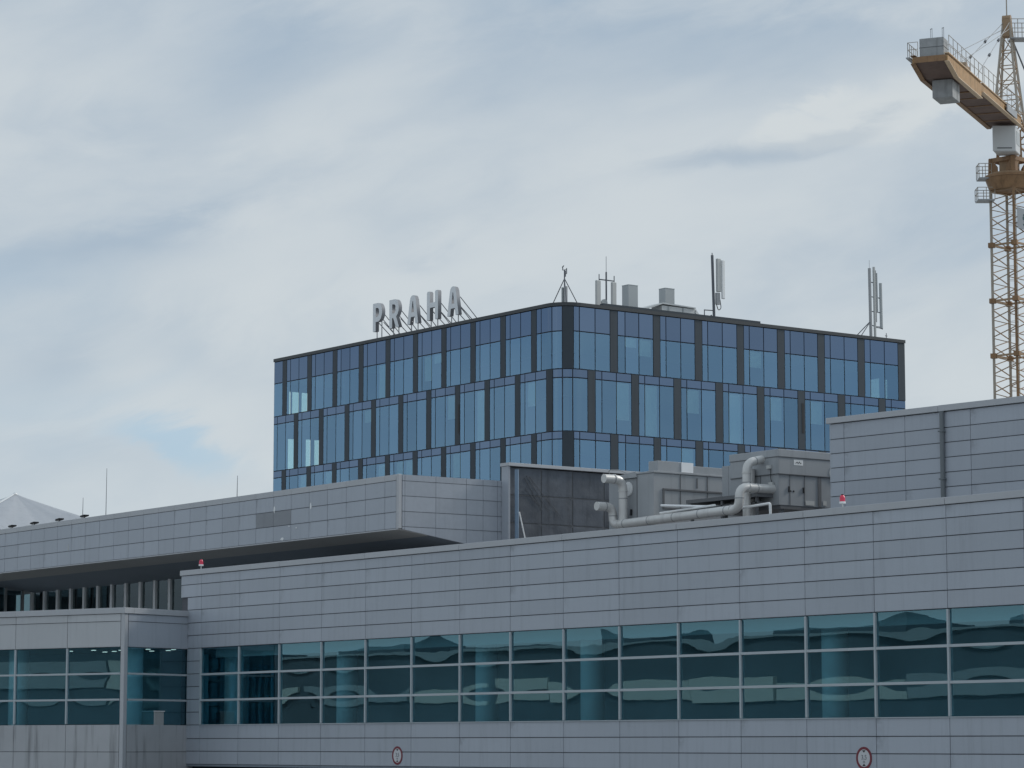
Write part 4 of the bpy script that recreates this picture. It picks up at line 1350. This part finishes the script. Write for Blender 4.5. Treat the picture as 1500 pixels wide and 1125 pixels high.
t = thing('panel_antenna_mast', (-126.0, 107.75, RZ), 'tall slim mobile antenna on a dark pole beside the white canopy', 'antenna')
MB().tube((0, 0, 0), (0, -0.12, 4.12), 0.085, 8).tube((0.02, -0.12, 3.0), (0.02, -0.14, 4.25), 0.03, 6).build('pole', M_ANTD, t)
MB().box((0.08, 0.06, 1.95), (0.28, 0.34, 3.92)).build('antenna_panel', M_ANT, t, bevel=0.03)
MB().box((0.20, 0.36, 1.55), (0.34, 0.58, 3.85)).build('antenna_panel', M_WHITE, t, bevel=0.03)
MB().box((0.06, 0.02, 1.2), (0.22, 0.30, 1.9)).build('radio_unit', M_STEELG, t, bevel=0.02)
MB().path([(0.12, 0.06, 1.25), (0.14, 0.2, 0.85), (0.14, 0.42, 1.0), (0.14, 0.34, 1.5)], 0.025, 6, bend=0.15).build('cable', M_BLACK, t)
MB().box((-0.3, -0.35, 0), (0.3, 0.4, 0.42)).tube((0, -0.75, 0.2), (0, -0.75, 0.85), 0.03, 6).tube((0, -0.75, 0.82), (0, 0, 0.85), 0.03, 6).tube((0, -0.9, 0.1), (0, -0.2, 0.55), 0.05, 6).build('base', M_ANTD, t)

t = thing('antenna_rack', (-126.0, 120.3, RZ), 'group of slender tubular antennas braced near the right end of the tower roof', 'antenna')
MB().tube((0, 0, 0), (0, -0.05, 4.6), 0.10, 8).build('pole', M_STEELG, t)
MB().tube((0, -0.05, 4.6), (0, -0.05, 5.1), 0.012, 5).build('whip', M_STEELG, t)
for y, z0, z1, r_, m in ((0.30, 0.3, 4.7, 0.085, M_ANT), (0.42, 1.3, 4.5, 0.05, M_STEELG), (0.53, 1.9, 4.35, 0.05, M_BOXGREY), (0.84, 0.95, 3.75, 0.10, M_BOXGREY)):
    MB().tube((0.05, y, z0), (0.05, y - 0.03, z1), r_, 8).build('antenna_tube', m, t)
MB().box((0.0, 0.46, 0.95), (0.1, 0.80, 1.05)).build('tray', M_STEELG, t)
br = MB()
for z in (1.95, 3.75, 2.85):
    br.tube((0, 0, z), (0.05, 0.85 if z < 3 else 0.45, z - 0.04), 0.03, 6)
br.tube((0, 0, 1.1), (0.05, 0.95, 0.92), 0.03, 6)
br.build('bracket', M_ANTD, t)
for dx, dy in ((0.3, -1.35), (-0.9, -0.95)):
    MB().tube((0, 0, 1.35), (dx, dy, 0), 0.03, 6).build('brace', M_ANTD, t)
t = MB().tube((-125.6, 121.2, RZ), (-125.6, 121.2, RZ + 0.62), 0.025, 6).tube((-125.6, 121.1, RZ + 0.45), (-125.6, 121.3, RZ + 0.45), 0.02, 6)
tag(t.build('roof_spike', M_ANTD), 'tiny cross shaped spike on the right end of the tower roof', 'spike')

# ------------------------------------------------------------------ tower crane
CC = RT * 35.65 + HD * 201.3
JD = (RT * -0.388 + HD * -0.9215).normalized()          # the way the counter jib points
crane = thing('tower_crane', (CC.x, CC.y, 0), 'tall ochre tower crane with concrete ballast on its counter jib, at the right edge', 'crane',
              math.atan2(JD.y, JD.x))
vdir = math.atan2(-HD.y, -HD.x) - math.atan2(JD.y, JD.x)   # towards the viewer, in crane coordinates
HDG = 1.40


def leg(k):
    a = vdir + k * math.pi / 2
    return Vector((HDG * math.cos(a), HDG * math.sin(a), 0))


znode = [39.28, 35.34, 31.32, 27.37, 23.40, 19.43, 15.46, 11.49, 7.5, 3.5, -0.5, -5.4]
for k in range(4):
    l = leg(k)
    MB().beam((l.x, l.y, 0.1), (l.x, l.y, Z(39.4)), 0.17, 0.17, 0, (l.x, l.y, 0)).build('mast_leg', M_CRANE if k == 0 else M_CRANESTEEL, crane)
for si in range(len(znode) - 1):
    zt_, zb_ = znode[si], znode[si + 1]
    br = MB()
    for k in range(4):
        a, c = leg(k), leg((k + 1) % 4)
        br.beam(a + Vector((0, 0, Z(zt_))), c + Vector((0, 0, Z(zt_))), 0.13, 0.13)
        n = 3
        for j in range(n):
            z1_, z0_ = zt_ - (zt_ - zb_) * j / n, zt_ - (zt_ - zb_) * (j + 1) / n
            zm = (z0_ + z1_) / 2
            p, q = (a, c)
            br.beam(p + Vector((0, 0, Z(z1_) - 0.05)), q + Vector((0, 0, Z(zm))), 0.06, 0.06)
            br.beam(q + Vector((0, 0, Z(zm))), p + Vector((0, 0, Z(z0_) + 0.05)), 0.06, 0.06)
    br.build('lattice', M_CRANED, crane)
    if si > 0:
        for k in range(4):
            l = leg(k)
            MB().box((l.x - 0.21, l.y - 0.21, Z(zt_) - 0.17), (l.x + 0.21, l.y + 0.21, Z(zt_) + 0.17)).build('node_plate', M_CRANE, crane)
    ld = MB()
    for dx in (-0.2, 0.2):
        ld.tube((dx, 0.35, Z(zb_)), (dx, 0.35, Z(zt_)), 0.025, 5)
    for j in range(12):
        z = zb_ + (zt_ - zb_) * (j + 0.5) / 12
        ld.tube((-0.2, 0.35, Z(z)), (0.2, 0.35, Z(z)), 0.015, 5)
    for j in range(4):
        z = zb_ + (zt_ - zb_) * (j + 0.5) / 4
        prev = None
        for t_ in range(9):
            aa = math.pi * t_ / 8
            p = (0.38 * math.cos(aa), 0.35 - 0.7 * math.sin(aa), Z(z))
            if prev:
                ld.tube(prev, p, 0.014, 4)
            prev = p
    ld.build('ladder', M_CRANESTEEL, crane)
# slewing ring and turntable
MB().tube((0, 0, Z(39.3)), (0, 0, Z(40.15)), 1.45, 24, 0, 1.75).tube((0, 0, Z(40.16)), (0, 0, Z(40.34)), 1.80, 28).build('turntable', M_CRANE, crane, smooth=True)
MB().tube((0, 0, Z(40.345)), (0, 0, Z(40.50)), 1.55, 24).build('slewing_ring', M_CRANED, crane, smooth=True)
sf = MB()
c4 = [leg(k) * 0.98 for k in range(4)]
for k in range(4):
    l, l2 = c4[k], c4[(k + 1) % 4]
    sf.beam(l + Vector((0, 0, Z(40.51))), l * 0.97 + Vector((0, 0, Z(41.62))), 0.30, 0.30)
    sf.beam(l * 0.96 + Vector((0, 0, Z(41.5))), l2 * 0.96 + Vector((0, 0, Z(41.5))), 0.10, 0.30)
    m_ = (l + l2) / 2
    for p in (l, l2):
        d_ = (m_ - p)
        q = p + d_ * 0.62
        vs = [(p.x, p.y, Z(40.52)), (q.x, q.y, Z(40.52)), (q.x, q.y, Z(40.95)), (p.x + d_.x * 0.25, p.y + d_.y * 0.25, Z(41.4)), (p.x, p.y, Z(41.4))]
        off = Vector((m_.x, m_.y, 0)).normalized() * 0.08
        vs2 = [(v[0] - off.x, v[1] - off.y, v[2]) for v in vs]
        sf.add(vs + vs2, [(0, 1, 2, 3, 4), (9, 8, 7, 6, 5)] + [(5 + i, 5 + (i + 1) % 5, (i + 1) % 5, i) for i in range(5)])
    b0, b1 = l * 0.6, l * 0.55
    sf.beam(b0 + Vector((0, 0, Z(41.62))), b1 + Vector((0, 0, Z(43.7))), 0.2, 0.2)
sf.build('slewing_frame', M_CRANE, crane)
MB().box((-0.6, -0.6, Z(40.52)), (0.6, 0.6, Z(41.6))).build('slewing_drive', M_CRANED, crane)


def railing(name, pts, h, step=1.0, r=0.022, mid=True):
    """posts and two rails along a polyline"""
    mb = MB()
    for p, q in zip(pts, pts[1:]):
        p, q = Vector(p), Vector(q)
        for f in ((1.0, 0.5) if mid else (1.0,)):
            mb.tube(p + Vector((0, 0, h * f)), q + Vector((0, 0, h * f)), r, 5)
        n = max(1, round((q - p).length / step))
        for i in range(n + 1):
            c = p + (q - p) * i / n
            mb.tube(c, c + Vector((0, 0, h)), r, 5)
    return mb.build(name, M_CRANESTEEL, crane)


def cc(rt, hd):
    """offset given to the viewer's right and away from the viewer, turned into crane coordinates"""
    v = RT * rt + HD * hd
    a = -math.atan2(JD.y, JD.x)
    return Vector((v.x * math.cos(a) - v.y * math.sin(a), v.x * math.sin(a) + v.y * math.cos(a), 0))


def plat(z, r0, r1, d0, d1, h):
    q = [cc(r0, d0), cc(r1, d0), cc(r1, d1), cc(r0, d1)]
    vs = [(p.x, p.y, Z(z) + dz) for dz in (0, 0.09) for p in q]
    MB().add(vs, [(3, 2, 1, 0), (4, 5, 6, 7), (0, 1, 5, 4), (1, 2, 6, 5), (2, 3, 7, 6), (3, 0, 4, 7)]).build('platform', M_STEELG, crane)
    up = Vector((0, 0, Z(z) + 0.09))
    railing('railing', [q[1] + up, q[0] + up, q[3] + up, q[2] + up], h, 0.5, 0.026)


plat(40.08, -2.30, -1.40, -0.7, 0.5, 1.0)
plat(38.50, -2.42, -1.20, -0.7, 0.5, 0.85)
# operator's cab below the jib
q = [cc(-1.62, -2.6), cc(0.02, -2.6), cc(0.62, -1.0), cc(-1.0, -0.9)]
vs = [(p.x, p.y, Z(z)) for z in (41.66, 43.52) for p in q]
MB().add(vs, [(3, 2, 1, 0), (4, 5, 6, 7), (0, 1, 5, 4), (1, 2, 6, 5), (2, 3, 7, 6), (3, 0, 4, 7)]).build('cab', M_CAB, crane, bevel=0.05)
q2 = [cc(-1.3, -2.62), cc(-0.25, -2.62), cc(-0.25, -2.60), cc(-1.3, -2.60)]
vs = [(p.x, p.y, Z(z)) for z in (41.86, 41.92) for p in q2]
MB().add(vs, [(3, 2, 1, 0), (4, 5, 6, 7), (0, 1, 5, 4), (1, 2, 6, 5), (2, 3, 7, 6), (3, 0, 4, 7)]).build('cab_slot', M_BLACK, crane)
e0, e1 = cc(0.02, -2.6), cc(0.62, -1.0)
nrm = (e1 - e0).cross(Vector((0, 0, 1))).normalized()
if nrm.dot(cc(1, 0)) < 0:
    nrm = -nrm
vs = []
for off in (0.003, 0.02):
    for u, z in ((0.2, 42.25), (0.85, 42.25), (0.85, 43.2), (0.2, 43.2)):
        p = e0 + (e1 - e0) * u + nrm * off
        vs.append((p.x, p.y, Z(z)))
MB().add(vs, [(3, 2, 1, 0), (4, 5, 6, 7), (0, 1, 5, 4), (1, 2, 6, 5), (2, 3, 7, 6), (3, 0, 4, 7)]).build('cab_window', M_BOXGREY, crane)

# counter jib: two girders, plated underside, walkway and ballast; local x runs out along the jib
JL, JW = 22.2, 1.12
for sgn in (-1, 1):
    y = sgn * JW
    gd = MB()
    gd.prism([(1.2, Z(43.72)), (12.9, Z(43.72)), (13.2, Z(43.22)), (JL - 2.4, Z(43.22)), (JL, Z(43.80)), (JL, Z(44.18)), (13.4, Z(44.26)), (12.9, Z(44.20)), (1.2, Z(44.28))], y - 0.05, y + 0.05)
    gd.build('jib_girder', M_GIRDER, crane)
    fl = MB()
    fl.box((1.2, y - 0.16, Z(43.66)), (12.9, y + 0.16, Z(43.718)))
    fl.box((13.2, y - 0.16, Z(43.16)), (JL - 2.4, y + 0.16, Z(43.218)))
    fl.beam((JL - 2.38, y, Z(43.195)), (JL, y, Z(43.77)), 0.32, 0.05)
    fl.box((1.2, y - 0.14, Z(44.284)), (12.9, y + 0.14, Z(44.33)))
    fl.box((13.3, y - 0.16, Z(44.265)), (JL + 0.05, y + 0.16, Z(44.32)))
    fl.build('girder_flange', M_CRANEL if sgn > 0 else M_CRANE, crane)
us = MB()
us.prism([(1.2, Z(43.74)), (13.1, Z(43.74)), (13.1, Z(43.80)), (1.2, Z(43.80))], -JW + 0.06, JW - 0.06)
us.prism([(13.12, Z(43.30)), (JL - 2.4, Z(43.30)), (JL - 0.02, Z(43.86)), (JL - 0.02, Z(43.98)), (13.12, Z(43.7))], -JW + 0.06, JW - 0.06)
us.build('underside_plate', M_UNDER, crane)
for x in (3.5, 6.0, 8.5, 11.0, 15.0):
    MB().box((x, -JW + 0.06, Z(43.69 if x < 13 else 43.22)), (x + 0.10, JW - 0.06, Z(43.738 if x < 13 else 43.298))).build('cross_beam', M_CRANE, crane)
MB().box((3.2, JW + 0.17, Z(43.78)), (6.2, JW + 0.24, Z(44.26))).build('side_plate', M_STEELG, crane)
MB().box((1.0, -JW + 0.06, Z(44.10)), (JL - 1.4, JW - 0.06, Z(44.14))).build('walkway', M_STEELG, crane)
MB().box((JL - 0.018, -JW + 0.06, Z(43.80)), (JL + 0.05, JW - 0.06, Z(44.19))).build('end_plate', M_CRANE, crane)
MB().box((JL - 1.35, -0.72, Z(44.20)), (JL - 0.15, 0.88, Z(45.42))).build('ballast_block', M_CONC, crane, bevel=0.03)
MB().box((JL - 1.37, -0.74, Z(44.80)), (JL - 0.13, 0.90, Z(44.83))).build('ballast_joint', M_AHUD, crane)
MB().box((JL - 4.9, -0.62, Z(42.05)), (JL - 2.9, 0.72, Z(43.26))).build('hanging_ballast', M_CONC, crane, bevel=0.03)
MB().tube((JL - 3.9, -0.4, Z(43.5)), (JL - 3.9, -0.4, Z(44.6)), 0.06, 6).tube((JL - 3.9, 0.5, Z(43.5)), (JL - 3.9, 0.5, Z(44.6)), 0.06, 6).build('ballast_hanger', M_CRANED, crane)
for y in (-0.05, 0.72):
    lf = MB()
    for d in (-0.05, 0.05):
        lf.tube((JL - 0.7, y + d, Z(45.42)), (JL - 0.7, y + d, Z(46.12)), 0.018, 5)
    lf.tube((JL - 0.7, y - 0.07, Z(46.12)), (JL - 0.7, y + 0.07, Z(46.16)), 0.03, 5)
    lf.build('lifting_post', M_STEELG, crane)
railing('railing', [(12.9, JW + 0.12, Z(44.33)), (JL - 0.1, JW + 0.12, Z(44.33))], 1.15, 1.1)
railing('railing', [(12.9, JW - 0.45, Z(44.33)), (JL - 1.6, JW - 0.45, Z(44.33))], 1.05, 1.3, 0.016)
railing('railing', [(1.6, JW + 0.12, Z(44.36)), (12.5, JW + 0.12, Z(44.36))], 1.2, 1.4)
railing('railing', [(JL - 2.2, -JW - 0.3, Z(44.2)), (JL + 0.15, -JW - 0.3, Z(44.2)), (JL + 0.15, -0.75, Z(44.2))], 0.95, 0.45)
MB().box((JL - 2.2, -JW - 0.42, Z(44.10)), (JL + 0.2, -JW - 0.17, Z(44.18))).build('platform', M_STEELG, crane)
wn = MB().box((13.6, -0.6, Z(44.62)), (15.0, 0.6, Z(45.2))).tube((14.3, -0.5, Z(45.2)), (14.3, 0.5, Z(45.2)), 0.32, 14)
wn.build('winch', M_CRANED, crane)
# tower head
hb = [Vector((sx * 0.95 - 0.2, sy * 0.95, Z(43.9))) for sx, sy in ((1, 1), (-1, 1), (-1, -1), (1, -1))]
ht = [Vector((sx * 0.20 - 0.2, sy * 0.22, Z(51.8))) for sx, sy in ((1, 1), (-1, 1), (-1, -1), (1, -1))]
for a, c in zip(hb, ht):
    MB().beam(a, c, 0.13, 0.13).build('head_leg', M_CRANESTEEL, crane)
hl = MB()
for j in range(7):
    f0, f1 = j / 7, (j + 1) / 7
    for k in range(4):
        a0, a1 = hb[k].lerp(ht[k], f0), hb[k].lerp(ht[k], f1)
        b0, b1 = hb[(k + 1) % 4].lerp(ht[(k + 1) % 4], f0), hb[(k + 1) % 4].lerp(ht[(k + 1) % 4], f1)
        hl.beam(a0, b0, 0.06, 0.06)
        hl.beam(*((a0, b1) if (j + k) % 2 else (b0, a1)), 0.055, 0.055)
hl.build('head_lattice', M_CRANED, crane)
MB().box((-0.5, -0.30, Z(50.6)), (0.1, 0.30, Z(51.9))).tube((-0.2, -0.3, Z(51.95)), (-0.2, 0.3, Z(51.95)), 0.28, 12).build('apex_block', M_CRANED, crane)
MB().tube((-0.2, 0.0, Z(51.9)), (-0.2, 0.0, Z(54.0)), 0.05, 6).build('apex_pole', M_CRANESTEEL, crane)
pz = Z(50.35)
pq = [cc(0.2, -0.6), cc(1.75, -0.6), cc(1.75, 0.6), cc(0.2, 0.6)]
vs = [(p.x, p.y, pz + dz) for dz in (0, 0.07) for p in pq]
MB().add(vs, [(3, 2, 1, 0), (4, 5, 6, 7), (0, 1, 5, 4), (1, 2, 6, 5), (2, 3, 7, 6), (3, 0, 4, 7)]).build('platform', M_STEELG, crane)
u_ = Vector((0, 0, pz + 0.07))
railing('railing', [pq[0] + u_, pq[1] + u_, pq[2] + u_, pq[3] + u_], 1.35, 0.55, 0.028)
# ties
tie = MB()
ap = Vector((-0.1, 0.0, Z(51.7)))
for y in (-0.9, 0.95):
    tie.tube(ap + Vector((0, y * 0.25, 0)), (13.6, y, Z(44.6)), 0.026, 5)
    tie.tube(ap + Vector((0, y * 0.25, -0.5)), (JL - 4.2, y, Z(44.6)), 0.026, 5)
tie.build('tie_rod', M_STEELG, crane)
for y in (-0.9, 0.95):
    for f, tgt in ((0.35, (13.6, y, Z(44.6))), (0.62, (13.6, y, Z(44.6)))):
        c = (ap + Vector((0, y * 0.25, 0))).lerp(Vector(tgt), f)
        MB().tube(c - Vector((0.12, 0.0, -0.08)), c + Vector((0.12, 0, -0.08)), 0.10, 8).build('tie_joint', M_ANTD, crane)
# working jib pointing away, a triangular truss
jb = MB()
NJ = 14
for j in range(NJ):
    x0, x1 = -1.2 - 2.4 * j, -1.2 - 2.4 * (j + 1)
    for y in (-0.75, 0.75):
        jb.beam((x0, y, Z(43.9)), (x1, y, Z(43.9)), 0.12, 0.12)
        jb.beam((x0, y, Z(43.9)), ((x0 + x1) / 2, 0, Z(45.3)), 0.07, 0.07)
        jb.beam(((x0 + x1) / 2, 0, Z(45.3)), (x1, y, Z(43.9)), 0.07, 0.07)
    jb.beam((x1, -0.75, Z(43.9)), (x1, 0.75, Z(43.9)), 0.07, 0.07)
    if j < NJ - 1:
        jb.beam(((x0 + x1) / 2, 0, Z(45.3)), ((x0 + x1) / 2 - 2.4, 0, Z(45.3)), 0.12, 0.12)
jb.build('jib_truss', M_CRANE, crane)
MB().tube(ap + Vector((-0.1, 0, -0.3)), (-17.0, 0, Z(45.35)), 0.06, 6).build('tie_rod', M_ANTD, crane)
# banner tied to the mast, facing the viewer's right-hand mast face
p0, p1 = cc(0.12, -1.42), cc(1.42, -0.12)
dv = (p1 - p0).normalized()
nb = cc(1, -1).normalized()
vs = []
for off in (0.0, 0.03):
    for c, z in ((p0, 36.35), (p1, 36.25), (p1, 37.75), (p0, 37.85)):
        p = c + nb * (0.12 + off)
        vs.append((p.x, p.y, Z(z)))
MB().add(vs, [(3, 2, 1, 0), (4, 5, 6, 7), (0, 1, 5, 4), (1, 2, 6, 5), (2, 3, 7, 6), (3, 0, 4, 7)]).build('banner', M_BANNER, crane)
em = MB()
ec = p0 + dv * 0.92 + nb * 0.158
for (u, z, w, h) in ((0, 36.72, 0.09, 0.5), (-0.12, 37.1, 0.16, 0.22), (0.12, 37.14, 0.16, 0.2), (0, 37.32, 0.2, 0.2), (-0.1, 36.66, 0.14, 0.12), (0.12, 36.74, 0.16, 0.14)):
    c = ec + dv * u
    em.beam(c - dv * w + Vector((0, 0, Z(z))), c + dv * w + Vector((0, 0, Z(z) + 0.05)), 0.008, h, 0)
em.build('emblem', M_EMBLEM, crane)
MB().box((-3, -3, 0.0), (3, 3, 0.5)).build('foundation', M_CONC, crane)

# ------------------------------------------------------------------ buildings across the apron, behind the viewer (mirrored by the windows)
pier = thing('opposite_pier', (-190, -95, 0), 'long low pier across the apron with a pale wall band under dark glazing', 'terminal')
rp = random.Random(3)
MB().box((-260, 0, 0), (170, 14, 9.9)).build('lower_wall', M_PIERDARK, pier)
x = -260.0
while x < 170:
    w = rp.uniform(9, 26)
    zb, zt2 = 10.0 + rp.uniform(0, 0.9), 12.2 + rp.uniform(-0.7, 0.9)
    MB().box((x, -0.4 - rp.uniform(0, 0.3), zb), (x + w - rp.choice((0.3, 0.3, 2.5)), 14.3 + rp.uniform(0, 0.4), zt2)).build('pale_band', rp.choice((M_PIERLIGHT, M_PIERLIGHT, M_PIERMID)), pier)
    x += w
MB().box((-260, 0.4, 9.92), (170, 14, 16.4)).build('glazing_band', M_PIERDARK, pier)
MB().box((-261, -0.8, 16.42), (171, 15, 16.8)).build('roof_edge', M_PIERMID, pier)
x = -255.0
while x < 160:
    w = rp.uniform(4, 30)
    MB().box((x, 3, 16.82), (x + w, 12, 16.9 + rp.uniform(0.2, 1.5))).build('roof_unit', M_PIERDARK, pier)
    x += w + rp.uniform(3, 24)

# smaller pieces belong to the part they sit on
SUB = {'cab_slot': 'cab', 'cab_window': 'cab', 'emblem': 'banner', 'ballast_joint': 'ballast_block', 'lifting_post': 'ballast_block',
       'ballast_hanger': 'hanging_ballast', 'sticker_mark': 'sticker', 'pipe_clip': 'downpipe', 'clamp_band': 'pipe', 'flange': 'pipe',
       'arrow_marks': 'disc', 'lettering': 'disc', 'whip': 'pole', 'instrument': 'pole', 'cap': 'lens', 'glint_flap': 'fan_box'}
for o in list(bpy.data.objects):
    base = o.name.split('.')[0]
    if o.parent and base in SUB:
        for c in o.parent.children:
            if c.name.split('.')[0] == SUB[base]:
                o.parent = c
                break
